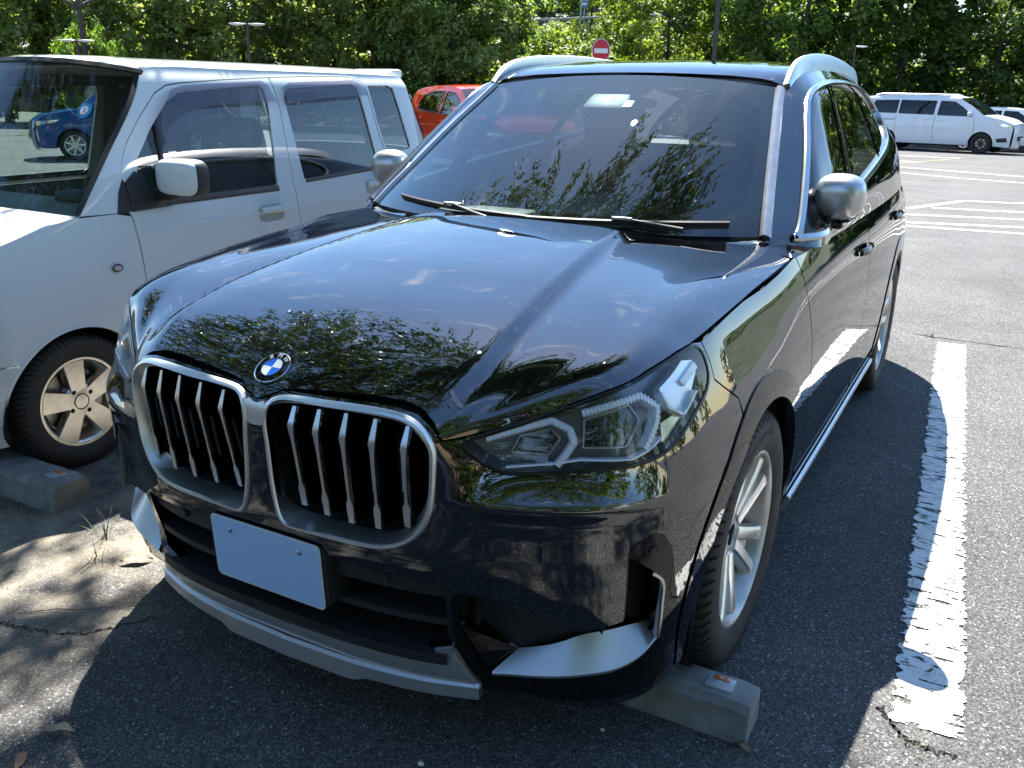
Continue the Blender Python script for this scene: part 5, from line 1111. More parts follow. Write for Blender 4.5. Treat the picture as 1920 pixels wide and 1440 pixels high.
for x in (-.30, .30):
    st = box('seat', (x, 1.78, .62), (.46, .48, .16), pmat('kei_seat', (.10, .105, .10), .85, var=.15), kei, bevel=.05); box('seat_back', (x, 2.05, .90), (.44, .14, .56), MATS['kei_seat'], st, bevel=.06, rot=('X', -.2)); box('headrest', (x, 2.14, 1.25), (.26, .09, .15), MATS['kei_seat'], st, bevel=.04)
rb = box('rear_bench', (0, 2.62, .62), (1.1, .45, .16), MATS['kei_seat'], kei, bevel=.05); box('rear_backrest', (0, 2.90, .86), (1.1, .14, .42), MATS['kei_seat'], rb, bevel=.05, rot=('X', -.2))
km = box('rear_view_mirror', (0.02, 1.22, 1.385), (.215, .025, .062), M_interior, kei, bevel=.012); box('mirror_stalk', (.02, 1.185, 1.44), (.03, .02, .09), M_interior, km, bevel=.008)
# round service sticker on the screen
e_ = Kk(1.19, 1.375); cst = Vector((float(e_[0])-.155, 1.187-.06, 1.372)); Nz = Vector((.12, -.80, .60)).normalized(); Xz = Vector((1, .15, 0)).normalized(); Yz = Nz.cross(Xz).normalized(); Xz = Yz.cross(Nz)
MS = Matrix(((Xz.x, Yz.x, Nz.x, cst.x), (Xz.y, Yz.y, Nz.y, cst.y), (Xz.z, Yz.z, Nz.z, cst.z), (0, 0, 0, 1)))
sk_ = lathe('service_sticker', [(.0, .036), (.0008, .036), (.0008, 0)], pmat('sticker_blue', (.02, .25, .52), .4), kei, n=32, axis='z'); sk_.matrix_local = MS
lathe('sticker_centre', [(.0008, .020), (.0014, .020), (.0014, 0)], M_white, sk_, n=28, axis='z'); lettering('sticker_number', [('5', .030, Matrix.Translation((0, 0, .002)))], MATS['sticker_blue'], sk_)
tube('wiper', [(.45, .80, .985), (.1, .74, 1.005), (-.3, .74, 1.005)], .008, M_plastic, kei, n=6)
# =================================================================== cars further off
def far_car(name, label, loc, rz, W, Lg, top, ins, windows, paintm, wheel_y, wheel_r, rim_r, glassm, seams=(), group=None, lamps=True, doors=True, rimm=None, plate=True, belt=None, ends=None, hoodcr=.03, wheel_style=None, cat='car'):
    t = empty(name, (loc[0], loc[1], gz(loc[1])), rz, label, cat, group)
    y0, y1 = 0., Lg; ends = ends or (y0, .55, .30, y1, Lg-.55, .16)
    tops = []; sil = []
    for nm, pts, m, cr_ in top: tops.append((nm, pts, m, cr_)); sil += pts if not sil else pts[1:]
    arch = []
    for wy in wheel_y[::-1]: arch += arc(wy, wheel_r, wheel_r*1.13, 190, -10, 22)
    out = sil+[(Lg-.06, .24)]+arch+[(.06, .24)]
    K, parts = shell(t, W, ins, ends, tops, None, paintm, panels=[('body_side', out, None, [w[1] for w in windows])], windows=[(w[0], w[1], glassm, 'body_side') for w in windows], step=.09)
    rf = (0, Lg/2, .6)
    for sx in (1, -1):
        par = parts[('body_side', sx)]
        for q in seams: trim_on('door_seam', K, curve2(np.array(q), 14) if len(q) > 2 else np.linspace(q[0], q[1], 8), .010, .0012, M_dark, par, sx=sx, round_=False, ref=rf)
        for w in windows: trim_on('window_frame', K, resample(np.asarray(w[1]), .06), .022, .003, M_gloss, par, closed=True, sx=sx, ref=rf)
        if lamps:
            z1 = sil[0][1]; o = trimmed('headlamp', K, [(.03, z1-.10), (.38, z1-.03), (.52, z1+.05), (.40, z1+.02), (.05, z1-.01)], M_refl, t, step=.05, thick=.02, sx=sx, out=.006, ref=rf)
            zr = sil[-1][1] if sil[-1][1] > .6 else .95; trimmed('tail_lamp', K, [(Lg-.30, zr-.12), (Lg-.04, zr-.14), (Lg-.04, zr), (Lg-.26, zr+.02)], pmat('tail_lamp_red', (.35, .02, .02), .15, coat=1), t, step=.06, thick=.02, sx=sx, out=.006, ref=rf)
        mz = windows[0][1][0][1]+.07; e = K(windows[0][1][0][0]+.06, mz); blob('door_mirror', (sx*(float(e[0])+.10), windows[0][1][0][0]+.08, mz), (.10, .06, .075), paintm, t, n1=14, n2=10, e=3.2)
        if doors:
            for hy, hz in doors: trim_on('door_handle', K, [(y, hz) for y in np.linspace(hy-.10, hy+.10, 6)], .028, .022, paintm, par, sx=sx, ref=rf)
        for wy in wheel_y:
            V = []; F = []; a = np.linspace(math.radians(-10), math.radians(190), 16)
            for xx in (W-.03, W-.32):
                for q in a: V.append((sx*xx, wy-wheel_r*1.14*math.cos(q), wheel_r+wheel_r*1.14*math.sin(q)))
            for i in range(15): F.append((i, i+1, 17+i, 16+i))
            F.append(tuple(range(16, 32))); mesh('wheel_well', V, F, M_dark, t)
    # nose and tail below the silhouette ends
    for nm, yy, z1, sgn in (('front_bumper', .0, sil[0][1], -1), ('rear_bumper', Lg, sil[-1][1], 1)):
        G = []
        for q in np.linspace(-1, 1, 9): G.append([(q*float(K(yy+(.0 if sgn < 0 else 0), z)[0]), yy+sgn*(.10*(1-q*q)+b), z) for z, b in ((.20, -.05), (.34, .0), (.5, .015), (max(.56, z1-.12), .01), (z1+.005, -.03))])
        trimmed(nm, netfn(np.array(G)), rect(0, 1, 0, 1), paintm, t, step=.09, sc=(2*W, z1-.2), ref=rf, thick=.01)
    xe = float(K(0., .6)[0])
    gl = trimmed('front_grille', lambda u, v: np.stack([u, -.122+.10*(u/xe)**2+.05*np.clip((v-.62)/.4, 0, 1), v], -1), [(-xe*.6, .46), (xe*.6, .46), (xe*.72, sil[0][1]-.08), (-xe*.72, sil[0][1]-.08)], M_plastic, t, step=.1, thick=.01, ref=rf)
    box('number_plate', (0, -.135, .47), (.33, .008, .165), M_white, t, bevel=.002)
    w = spoke_wheel(t, wheel_r, rim_r, .20, 7, dict(w0=.012, w1=.020), rimm or M_alloy, M_dark)
    put_wheel(w, W-.12, wheel_y[0], wheel_r-.003, True, .3)
    for x, y, l_ in ((W-.12, wheel_y[1], True), (-W+.12, wheel_y[0], False), (-W+.12, wheel_y[1], False)): put_wheel(copy_tree(w, t), x, y, wheel_r-.003, l_, .8)
    bm = bmesh.new(); add_box(bm, (0, Lg/2, .42), (2*W-.55, Lg-.5, .34)); add_box(bm, (0, Lg/2, .40), (2*W-.16, wheel_y[1]-wheel_y[0]-wheel_r*2.5, .30)); bm_obj('underbody', bm, M_dark, t, smooth=False)
    for sx in (-1, 1):
        st = box('seat', (sx*W*.45, Lg*.48, .85), (.48, .16, .72), M_seat, t, bevel=.06); box('headrest', (sx*W*.45, Lg*.49, 1.28), (.26, .1, .16), M_seat, st, bevel=.03)
    return t, K
M_red = paint('red_paint', (.50, .035, .012), .35, dust=.02); M_blu = paint('blue_paint', (.02, .10, .30), .35, dust=.03); M_blu2 = paint('grey_blue_paint', (.05, .10, .17), .35, dust=.04); M_wht = paint('white_paint', (.74, .75, .76), .4, dust=.05)
M_fgl = glass('far_car_glass', (.30, .36, .38), ior=1.6); M_fgd = glass('far_privacy_glass', (.08, .09, .10), ior=1.6)
SUVT = [('hood', [(.02, .80), (.20, .92), (.6, 1.0), (1.10, 1.06)], None, (.02, (.06, .10))), ('windscreen', [(1.10, 1.06), (1.55, 1.34), (1.88, 1.50)], 'g', ((.02, .025), .10)), ('roof', [(1.88, 1.50), (2.3, 1.555), (2.9, 1.565), (3.5, 1.53), (3.85, 1.47)], None, (.025, (.10, -.04))), ('tailgate', [(3.85, 1.47), (4.12, 1.15), (4.25, .85), (4.28, .62)], None, (.0, -.05))]
def top_for(T, pm, gm): return [(a, b, gm if m == 'g' else pm, c) for a, b, m, c in T]
SUVI = [(.2, .05), (.4, .01), (.6, 0), (.85, .015), (.98, .04), (1.06, .06), (1.25, .14), (1.45, .22), (1.57, .28)]
SUVW = [('front_window', [(1.42, 1.04), (1.78, 1.30), (2.05, 1.43), (2.40, 1.46), (2.44, 1.06)], ), ('rear_window', [(2.52, 1.065), (2.49, 1.46), (2.95, 1.46), (3.42, 1.38), (3.58, 1.22), (3.50, 1.12)], )]
far_car('parked_red_car', 'red compact SUV with dark door visors behind the white kei car', (-5.75, 12.6), math.radians(58), .885, 4.28, top_for(SUVT, M_red, M_fgl), SUVI, SUVW, M_red, (.82, 3.43), .33, .215, M_fgl, seams=[[(2.48, 1.03), (2.50, .6), (2.46, .34)], [(1.36, 1.0), (1.30, .6), (1.32, .34)]], doors=[(2.28, .93), (3.28, .96)])
HATT = [('hood', [(.02, .78), (.18, .88), (.5, .95), (.82, 1.0)], None, (.02, (.06, .10))), ('windscreen', [(.82, 1.0), (1.15, 1.28), (1.42, 1.47)], 'g', ((.02, .025), .10)), ('roof', [(1.42, 1.47), (1.8, 1.53), (2.4, 1.54), (3.0, 1.52), (3.42, 1.48)], None, (.025, (.10, -.04))), ('tailgate', [(3.42, 1.48), (3.60, 1.1), (3.70, .8), (3.70, .55)], None, (.0, -.04))]
HATI = [(.2, .05), (.4, .01), (.6, 0), (.85, .01), (.98, .03), (1.06, .05), (1.25, .10), (1.45, .17), (1.56, .24)]
HATW = [('front_window', [(1.08, 1.0), (1.40, 1.28), (1.60, 1.41), (2.0, 1.43), (2.03, 1.02)], ), ('rear_window', [(2.11, 1.02), (2.09, 1.43), (2.72, 1.43), (2.86, 1.06)], )]
far_car('parked_blue_car', 'bright blue hatchback seen through the kei car windscreen', (-16.6, 10.6), math.radians(-35), .84, 3.7, top_for(HATT, M_blu, M_fgl), HATI, HATW, M_blu, (.70, 3.15), .30, .195, M_fgl, seams=[[(2.07, 1.0), (2.08, .6), (2.05, .34)]], doors=[(1.88, .90), (2.70, .92)])
far_car('parked_blue_wagon', 'dull grey-blue wagon seen through the kei car windscreen at the frame edge', (-17.0, 7.2), math.radians(145), .85, 3.7, top_for(HATT, M_blu2, M_fgl), HATI, HATW, M_blu2, (.70, 3.15), .30, .195, M_fgl, seams=[[(2.07, 1.0), (2.08, .6), (2.05, .34)]], doors=[(1.88, .90), (2.70, .92)])
VANT = [('hood', [(.02, .98), (.25, 1.10), (.62, 1.20), (.92, 1.26)], None, ((.03, .02), (.10, .14))), ('windscreen', [(.92, 1.26), (1.35, 1.56), (1.78, 1.80)], 'g', ((.02, .02), .14)), ('roof', [(1.78, 1.80), (2.2, 1.875), (3.2, 1.89), (4.4, 1.88), (4.93, 1.83)], None, (.02, (.14, -.04))), ('tailgate', [(4.93, 1.83), (5.08, 1.4), (5.14, 1.0), (5.14, .6)], None, (.0, -.05))]
VANI = [(.2, .06), (.4, .015), (.7, 0), (1.0, .01), (1.15, .03), (1.3, .055), (1.6, .12), (1.78, .18), (1.89, .26)]
VANW = [('front_window', [(1.28, 1.22), (1.62, 1.50), (1.92, 1.68), (2.38, 1.70), (2.42, 1.24)], ), ('sliding_door_window', [(2.55, 1.25), (2.52, 1.70), (3.72, 1.71), (3.74, 1.27)], ), ('quarter_window', [(3.82, 1.275), (3.80, 1.71), (4.62, 1.69), (4.84, 1.34), (4.78, 1.29)], )]
van, KV = far_car('parked_van', 'long white passenger van with dark windows and black alloy wheels beyond the lane', (1.28, 34.2), math.radians(77), .964, 5.14, top_for(VANT, M_wht, M_fgl), VANI, VANW, M_wht, (.90, 4.10), .345, .235, M_fgd, seams=[[(2.48, 1.22), (2.50, .8), (2.46, .36)], [(1.22, 1.15), (1.16, .7), (1.32, .36)], [(3.82, 1.20), (3.80, .6)]], doors=[(2.28, 1.06), (2.75, 1.08)], rimm=pmat('black_alloy', (.03, .03, .032), .3, .5), ends=(0, .75, .34, 5.14, 4.5, .14), cat='van')
for sx in (1, -1):
    trim_on('slide_rail', KV, [(y, 1.06) for y in np.linspace(3.85, 4.95, 10)], .02, .003, M_dark, van, sx=sx); tube('roof_rail', [(sx*.70, 2.15, 1.885), (sx*.70, 2.3, 1.925), (sx*.70, 4.5, 1.925), (sx*.69, 4.7, 1.875)], .018, M_alu, van, n=8)
    trimmed('side_intake', KV, [(.12, .42), (.40, .40), (.44, .52), (.16, .56)], M_plastic, van, step=.08, thick=.01, sx=sx, out=.006, ref=(0, 2.5, .6))
st3 = lathe('star_badge_ring', [(0, .085), (-.012, .085), (-.012, .098), (0, .098)], M_chrome, van, n=32, axis='y', closed=True); st3.location = (0, -.125, .80)
for k in range(3):
    a = math.pi/2+k*2*math.pi/3; prism('star_arm', [(.012*math.cos(a+1.57), .012*math.sin(a+1.57)), (.088*math.cos(a), .088*math.sin(a)), (.012*math.cos(a-1.57), .012*math.sin(a-1.57))], -.010, .0, M_chrome, st3, axis='y')
HC, KH = far_car('parked_white_car', 'white hatchback with its tailgate raised half hidden behind the white van', (2.9, 37.0), math.radians(82), .86, 3.9, top_for([(a, [(y*1.05, z) for y, z in b], m, c) for a, b, m, c in HATT], M_wht, M_fgl), HATI, [(a, [(y*1.05, z) for y, z in b]) for a, b in HATW], M_wht, (.74, 3.28), .31, .20, M_fgl, seams=[[(2.17, 1.0), (2.18, .6), (2.15, .34)]], doors=[(1.98, .90), (2.83, .92)])
tg = box('raised_tailgate', (0, 4.05, 1.68), (1.15, .85, .05), M_wht, HC, bevel=.02, rot=('X', .30)); box('tailgate_glass', (0, 4.00, 1.712), (.95, .45, .008), M_fgl, tg, bevel=.002, rot=('X', .30))
# =================================================================== vegetation
def leaf_mat(name, cols, trans=.60, rough=.5):
    m = bpy.data.materials.new(name); m.use_nodes = True; n = m.node_tree.nodes; l = m.node_tree.links; p = n['Principled BSDF']
    at = n.new('ShaderNodeAttribute'); at.attribute_name = 'tone'; r = n.new('ShaderNodeValToRGB'); e = r.color_ramp.elements
    while len(e) < len(cols): e.new(.5)
    for i, c in enumerate(cols): e[i].position = i/(len(cols)-1); e[i].color = (*c, 1)
    l.new(at.outputs['Fac'], r.inputs[0]); l.new(r.outputs[0], p.inputs['Base Color']); p.inputs['Roughness'].default_value = rough; p.inputs['Specular IOR Level'].default_value = .35
    t = n.new('ShaderNodeBsdfTranslucent'); mm = n.new('ShaderNodeMixRGB'); mm.blend_type = 'MULTIPLY'; mm.inputs[0].default_value = 1; mm.inputs[2].default_value = (1.8, 1.8, .75, 1); l.new(r.outputs[0], mm.inputs[1]); l.new(mm.outputs[0], t.inputs[0])
    x = n.new('ShaderNodeMixShader'); x.inputs[0].default_value = trans; l.new(p.outputs[0], x.inputs[1]); l.new(t.outputs[0], x.inputs[2]); l.new(x.outputs[0], n['Material Output'].inputs['Surface'])
    return m
def leaf_mesh(name, C, D, Nn, Ls, Ws, tone, mat):
    """one mesh of rhombic leaves: centres C, long axes D, normals Nn"""
    n = len(C); D = D/np.linalg.norm(D, axis=1)[:, None]; S = np.cross(D, Nn); S /= np.linalg.norm(S, axis=1)[:, None]+1e-9; U = np.cross(S, D)
    V = np.empty((n, 4, 3)); V[:, 0] = C-D*Ls[:, None]*.5; V[:, 1] = C+S*Ws[:, None]*.5-U*Ls[:, None]*.06; V[:, 2] = C+D*Ls[:, None]*.5-U*Ls[:, None]*.10; V[:, 3] = C-S*Ws[:, None]*.5-U*Ls[:, None]*.06
    me = bpy.data.meshes.new(name); me.vertices.add(4*n); me.vertices.foreach_set('co', V.ravel().astype('f')); me.loops.add(4*n); me.loops.foreach_set('vertex_index', np.arange(4*n, dtype='i')); me.polygons.add(n); me.polygons.foreach_set('loop_start', np.arange(0, 4*n, 4, dtype='i')); me.polygons.foreach_set('loop_total', np.full(n, 4, 'i'))
    a = me.attributes.new('tone', 'FLOAT', 'FACE'); a.data.foreach_set('value', tone.astype('f')); me.update(calc_edges=True); me.validate(); me.materials.append(mat); return me
def unit(n): v = RNG.normal(size=(n, 3)); return v/np.linalg.norm(v, axis=1)[:, None]
def far_crown(name, mat, rx, h0, h1, nclump, nleaf, ls, mound=False):
    cz, rz_ = (h0+h1)/2, (h1-h0)/2; d = unit(nclump); 
    if mound: d[:, 2] = np.abs(d[:, 2])
    rad = .55+.45*RNG.random(nclump)**.5; rad *= 1+.16*np.sin(d[:, 0]*5+1)*np.sin(d[:, 1]*4)+.10*np.sin(d[:, 2]*7)
    cc = d*rad[:, None]*np.array([rx, rx, rz_ if not mound else h1-h0])+np.array([0, 0, cz if not mound else h0]); cr = RNG.uniform(.32, .75, nclump)*rx/3.2
    idx = RNG.integers(0, nclump, nleaf); o = unit(nleaf); o[:, 2] = o[:, 2]*.75+.12; C = cc[idx]+o*cr[idx][:, None]*(.6+.4*RNG.random(nleaf))[:, None]
    Nn = o+RNG.normal(0, .55, (nleaf, 3))+np.array([-.25, .35, .85]); D = np.cross(Nn, unit(nleaf))
    tone = np.clip(.5+.22*RNG.normal(size=nleaf)+(RNG.normal(0, .16, nclump))[idx], 0, 1)
    L = ls*RNG.uniform(.7, 1.4, nleaf); return leaf_mesh(name, C, D, Nn, L, L*RNG.uniform(.5, .75, nleaf), tone, mat)
def trunk_mesh(name, h, r, lean, nb, spread, mat):
    bm = bmesh.new()
    def add(path, rad, n=8):
        V, F = tube_mesh(path, rad, n); o = [bm.verts.new(v) for v in V]; [bm.faces.new([o[i] for i in f]) for f in F]
    m = 7; tp = [Vector((lean[0]*(i/m)**1.4+.05*math.sin(i*1.7), lean[1]*(i/m)**1.4+.05*math.cos(i*2.1), h*i/m)) for i in range(m+1)]
    add(tp, [r*(1.35 if i == 0 else 1-.75*i/m) for i in range(m+1)], 10)
    for k in range(nb):
        i = random.randint(2, m); a = random.random()*6.283; L = spread*random.uniform(.5, 1.05); b = tp[i]; up = random.uniform(.25, .75)
        P = [b+Vector((math.cos(a+.25*math.sin(q))*L*q/5, math.sin(a+.25*math.sin(q))*L*q/5, L*up*(q/5)**.8)) for q in range(6)]; add(P, [r*.42*(1-.8*q/5) for q in range(6)], 6)
    me = bpy.data.meshes.new(name); bmesh.ops.recalc_face_normals(bm, faces=bm.faces); bm.to_mesh(me); bm.free(); me.polygons.foreach_set('use_smooth', [True]*len(me.polygons)); me.materials.append(mat); return me
M_bark = pmat('bark', (.06, .05, .04), .95, var=.4, vscale=12, bump=1, bscale=40)
ML_dark = leaf_mat('leaves_dark_green', [(.026, .052, .014), (.065, .115, .030), (.115, .180, .050), (.180, .240, .080)])
ML_grey = leaf_mat('leaves_grey_green', [(.060, .092, .032), (.130, .178, .062), (.215, .268, .10), (.32, .36, .16)])
ML_yel = leaf_mat('leaves_yellow_green', [(.050, .085, .014), (.120, .175, .028), (.21, .275, .05), (.31, .36, .085)], .42)
ML_brt = leaf_mat('leaves_bright_green', [(.06, .11, .012), (.11, .19, .02), (.19, .29, .035), (.26, .36, .06)], .45)
CR = {'grey': [far_crown('crown_grey', ML_grey, 3.4, .6, 10.5, 150, 13000, .22) for _ in range(2)], 'dark': [far_crown('crown_dark', ML_dark, 3.4, .4, 10.5, 150, 13000, .22) for _ in range(2)],
      'yellow': [far_crown('crown_yellow', ML_yel, 3.3, .6, 9.5, 130, 12000, .22) for _ in range(2)], 'mound': [far_crown('vine_leaves', ML_yel, 2.7, -.2, 2.4, 110, 9000, .18, True) for _ in range(2)], 'bright': [far_crown('crown_bright', ML_brt, 1.7, .6, 3.1, 70, 5000, .14)]}
TR = [trunk_mesh('trunk_mesh', 7.5, .20, (.4, .2), 10, 1.7, M_bark), trunk_mesh('trunk_mesh', 6.8, .17, (-.5, .3), 10, 1.6, M_bark)]
CAM = np.array([1.35, -1.30]); KINDLAB = {}
def far_tree(kind, az, dist, zb, s, label, group, sz=1.0, name='broadleaf_tree'):
    a = math.radians(az); x, y = CAM[0]+dist*math.sin(a), CAM[1]+dist*math.cos(a); z = gz(y)+zb
    t = empty(name, (x, y, z), random.random()*6.28, label, 'tree' if kind != 'mound' else 'shrub', group); t.scale = (s, s, s*sz)
    if kind != 'mound': o = bpy.data.objects.new('trunk', random.choice(TR)); COL.objects.link(o); o.parent = t
    c = bpy.data.objects.new('crown' if kind != 'mound' else 'foliage', random.choice(CR[kind])); COL.objects.link(c); c.parent = t; return t
# hillside that carries the upper trees
def hill_h(az, d):
    base = np.interp(az, [-75, -50, -36, -27, -18, -8, 2, 20], [4, 5, 8.5, 9.5, 8.5, 6.5, 6, 6]); return gz(CAM[1]+d*math.cos(math.radians(az)))-.25+base*float(np.clip((d-50)/34, 0, 1.6))**1.1
V = []; F = []; azs = np.linspace(-80, 28, 60); ds = np.linspace(48, 128, 18)
for a in azs:
    for d in ds: V.append((CAM[0]+d*math.sin(math.radians(a)), CAM[1]+d*math.cos(math.radians(a)), hill_h(a, d)+.25*math.sin(a*1.3+d*.4)))
for i in range(59):
    for j in range(17): F.append((i*18+j, i*18+j+1, (i+1)*18+j+1, (i+1)*18+j))
tag(mesh('hillside', V, F, pmat('hill_ground', (.045, .06, .022), .95, var=.5, vscale=.8), angle=60), 'green hillside behind the parking lot', kind='structure')
LAB = {'grey': 'grey-green broadleaf tree in the wood at the far edge of the lot', 'dark': 'dark green broadleaf tree in the shaded wood behind the white van', 'yellow': 'yellow-green tree on the slope above the black SUV roof', 'mound': 'yellow-green mound of climbing vines on the slope behind the lot'}
random.seed(21)
for az in np.arange(-67, -31, 2.5): far_tree('grey', az+random.uniform(-.7, .7), random.uniform(44, 49), -.3, random.uniform(.85, 1.15), LAB['grey'], 'grey-green trees of the far wood')
for az in np.arange(-68, -30, 3.2): d = random.uniform(57, 64); far_tree('grey', az+random.uniform(-.7, .7), d, hill_h(az, d)-.5, random.uniform(1.0, 1.25), LAB['grey'], 'grey-green trees of the far wood')
for az in np.arange(17, 32, 3.0): far_tree('dark', az, random.uniform(82, 88), .3, random.uniform(.7, .9), 'dark tree far off beyond the right picture edge', 'distant trees right of the picture')
for az in np.arange(-38, -17, 2.3): d = random.uniform(92, 99); far_tree('yellow' if az > -30 else 'grey', az+random.uniform(-.5, .5), d, hill_h(az, d)-.6, random.uniform(1.15, 1.4), LAB['yellow' if az > -30 else 'grey'], 'yellow-green trees on the slope' if az > -30 else 'grey-green trees of the far wood')
for az in np.arange(-14.5, 10, 2.6): far_tree('dark', az+random.uniform(-.5, .5), random.uniform(43, 48), -.3, random.uniform(.95, 1.2), LAB['dark'], 'dark green trees behind the van')
for az in np.arange(-14, 12, 3.1): d = random.uniform(56, 62); far_tree('dark', az+random.uniform(-.5, .5), d, hill_h(az, d)-.5, random.uniform(1.0, 1.3), LAB['dark'], 'dark green trees behind the van')
for az in (-19.6, -17.4, -15.2): far_tree('yellow', az, random.uniform(46, 50), -.2, random.uniform(.8, 1.0), LAB['yellow'], 'yellow-green trees on the slope')
for az in np.arange(-33, -12, 2.9): d = random.uniform(74, 84); far_tree('yellow', az+random.uniform(-.6, .6), d, hill_h(az, d)-.6, random.uniform(.8, 1.1), LAB['yellow'], 'yellow-green trees on the slope')
for row, d0 in enumerate((51, 55, 59.5, 64.5, 70)):
    for az in np.arange(-33.5+row*.7, -14, 2.4):
        d = d0+random.uniform(-1, 1); far_tree('mound', az+random.uniform(-.5, .5), d, hill_h(az, d)-.2-gz(CAM[1]+d*math.cos(math.radians(az))), random.uniform(.75, 1.25), LAB['mound'], 'vine mounds on the slope', name='vine_mound')
for az in (-31.5, -34.0): far_tree('dark', az, 47, -.3, 1.0, 'dark tree dividing the grey wood from the vine slope', 'dark trees beside the vine slope')
b_ = far_tree('bright', -53.4, 38, -.2, .66, 'small bright green tree standing alone before the grey wood', None, sz=2.05, name='young_tree')
# trees to the right of the lot and behind the photographer (mirrored in the paint and glass)
for x, y, k, s in ((17, 1, 'dark', 1.0), (19, 6.5, 'yellow', 1.0), (17.5, 12, 'dark', 1.1), (20, 18, 'grey', 1.1), (18, 24, 'dark', 1.0), (21, 30, 'dark', 1.2), (16, -5, 'grey', 1.0), (19, 37, 'yellow', 1.1), (24, 9, 'dark', 1.3), (25, 21, 'dark', 1.3), (24, -2, 'dark', 1.2)):
    t = far_tree(k, 0, 1, 0, s, 'broadleaf tree along the right edge of the lot, outside the picture', 'trees right of the lot'); t.location = (x*2.0+6, y*1.3, gz(y*1.3)-.1)
for x, y, k, s in ((3.2, -9.5, 'dark', .85), (8, -8, 'dark', .9), (12.5, -6.5, 'grey', .9), (-19, -6, 'dark', 1.0)):
    t = far_tree(k, 0, 1, 0, s, 'broadleaf tree on the soil bank behind the photographer', 'trees behind the photographer'); t.location = (x, y, .4)
CR['shrub'] = [far_crown('shrub_leaves', ML_dark, 1.5, -.1, 1.5, 60, 5000, .10, True)]
for i_, x in enumerate(np.arange(-10, 11, 2.0)):
    t = empty('added_shrub', (x+random.uniform(-.4, .4), -5.0+random.uniform(-.5, .5), .3), random.random()*6, 'dark shrub added unseen behind the photographer to darken reflections', 'shrub', 'shrubs behind the photographer'); o = bpy.data.objects.new('foliage', CR['shrub'][0]); COL.objects.link(o); o.parent = t; t.scale = (1, 1, random.uniform(.8, 1.2))  # added shrub row, out of view, darkens what the bumper mirrors
# the near tree whose crown hangs over the cars
ML_near = leaf_mat('leaves_near', [(.014, .030, .008), (.035, .065, .014), (.075, .115, .024), (.14, .18, .045)], .38, .38)
def near_crown(name, ntw, per, lobes, ymax):
    cs_ = []; c = lobes[0][0]; wts = np.array([l_[2] for l_ in lobes]); wts = wts/wts.sum()
    while len(cs_) < ntw:
        d = unit(1)[0]; q = d*(RNG.random()**.38); k_ = RNG.choice(len(lobes), p=wts)
        p = np.array(lobes[k_][0])+q*np.array(lobes[k_][1])
        hole = math.sin(p[0]*1.9+.4)*math.sin(p[1]*2.1+p[2]*.7)+.35*math.sin(p[0]*4.1+p[2]*3)
        if hole > .72: continue
        if p[1] > ymax+.25*math.sin(p[0]*2.7)+.12*math.sin(p[0]*7): continue
        cs_.append(p)
    tw = np.array(cs_); dirs = (tw-np.array(c)-np.array([0, -1.2, -1.0])); dirs /= np.linalg.norm(dirs, axis=1)[:, None]; dirs = dirs+RNG.normal(0, .4, dirs.shape); dirs /= np.linalg.norm(dirs, axis=1)[:, None]
    n = ntw*per; idx = np.repeat(np.arange(ntw), per); t = np.tile(np.linspace(0, 1, per), ntw); Lt = RNG.uniform(.35, .65, ntw)[idx]
    C = tw[idx]+dirs[idx]*(t*Lt)[:, None]+RNG.normal(0, .035, (n, 3)); C[:, 2] -= .12*t**2
    D = dirs[idx]*.8+unit(n)*.75; Nn = unit(n)*.8+np.array([0, 0, .9]); L = RNG.uniform(.065, .115, n)
    return leaf_mesh(name, C, D, Nn, L, L*RNG.uniform(.30, .42, n), np.clip(.45+.25*RNG.normal(size=n), 0, 1), ML_near)
nt_ = empty('overhanging_tree', (-3.2, -3.1, .15), 0, 'leafy tree at the kerb whose branches overhang the kei car and shade the front', 'tree')
o = bpy.data.objects.new('trunk', trunk_mesh('near_trunk', 6.0, .17, (.3, 2.2), 26, 3.0, M_bark)); COL.objects.link(o); o.parent = nt_
o = bpy.data.objects.new('crown', near_crown('near_crown', 4200, 32, [((-.4, 3.1, 6.0), (4.0, 3.7, 2.1), .78), ((2.3, 4.6, 5.8), (1.5, 2.3, 1.0), .26)], 7.15)); COL.objects.link(o); o.parent = nt_
nt2 = empty('kerbside_tree', (3.6, -4.6, .2), 1.0, 'leafy tree on the soil bank behind the photographer, outside the picture', 'tree')
o = bpy.data.objects.new('trunk', trunk_mesh('near_trunk', 5.0, .16, (.2, .3), 20, 2.4, M_bark)); COL.objects.link(o); o.parent = nt2
o = bpy.data.objects.new('crown', near_crown('near_crown', 1000, 30, [((0, 0, 4.6), (2.6, 2.6, 1.9), 1)], 50)); COL.objects.link(o); o.parent = nt2
nt3 = copy_tree(nt2); nt3.location = (-7.6, -4.2, .2); nt3.rotation_euler = (0, 0, 3.1); nt3['label'] = 'leafy tree further along the soil bank, outside the picture on the left'
# =================================================================== street furniture far off
M_pole = pmat('brown_pole', (.05, .04, .035), .5, .3); M_grey = pmat('grey_pole', (.30, .31, .32), .45, .6)
def lamp(loc, h, label, two=True, s=1.0):
    t = empty('street_lamp', (loc[0], loc[1], gz(loc[1])), math.radians(35), label, 'street lamp', 'lot lamps' if two else None)
    tube('pole', [(0, 0, 0), (0, 0, h*.6), (0, 0, h)], [.055*s, .05*s, .045*s], M_pole, t, n=10)
    for sg in ((-1, 1) if two else (1,)):
        hd = lathe('lamp_head', [(.0, 0), (.015, .12), (.05, .21), (.08, .235), (.09, .225), (.115, 0)], pmat('lamp_white', (.72, .73, .73), .35), t, n=28, axis='z'); hd.location = (sg*.30*s, 0, h-.05); hd.scale = (1.15*s, .8*s, .8*s)
        tube('lamp_arm', [(0, 0, h-.02), (sg*.16*s, 0, h), (sg*.3*s, 0, h)], .022, M_pole, t, n=8)
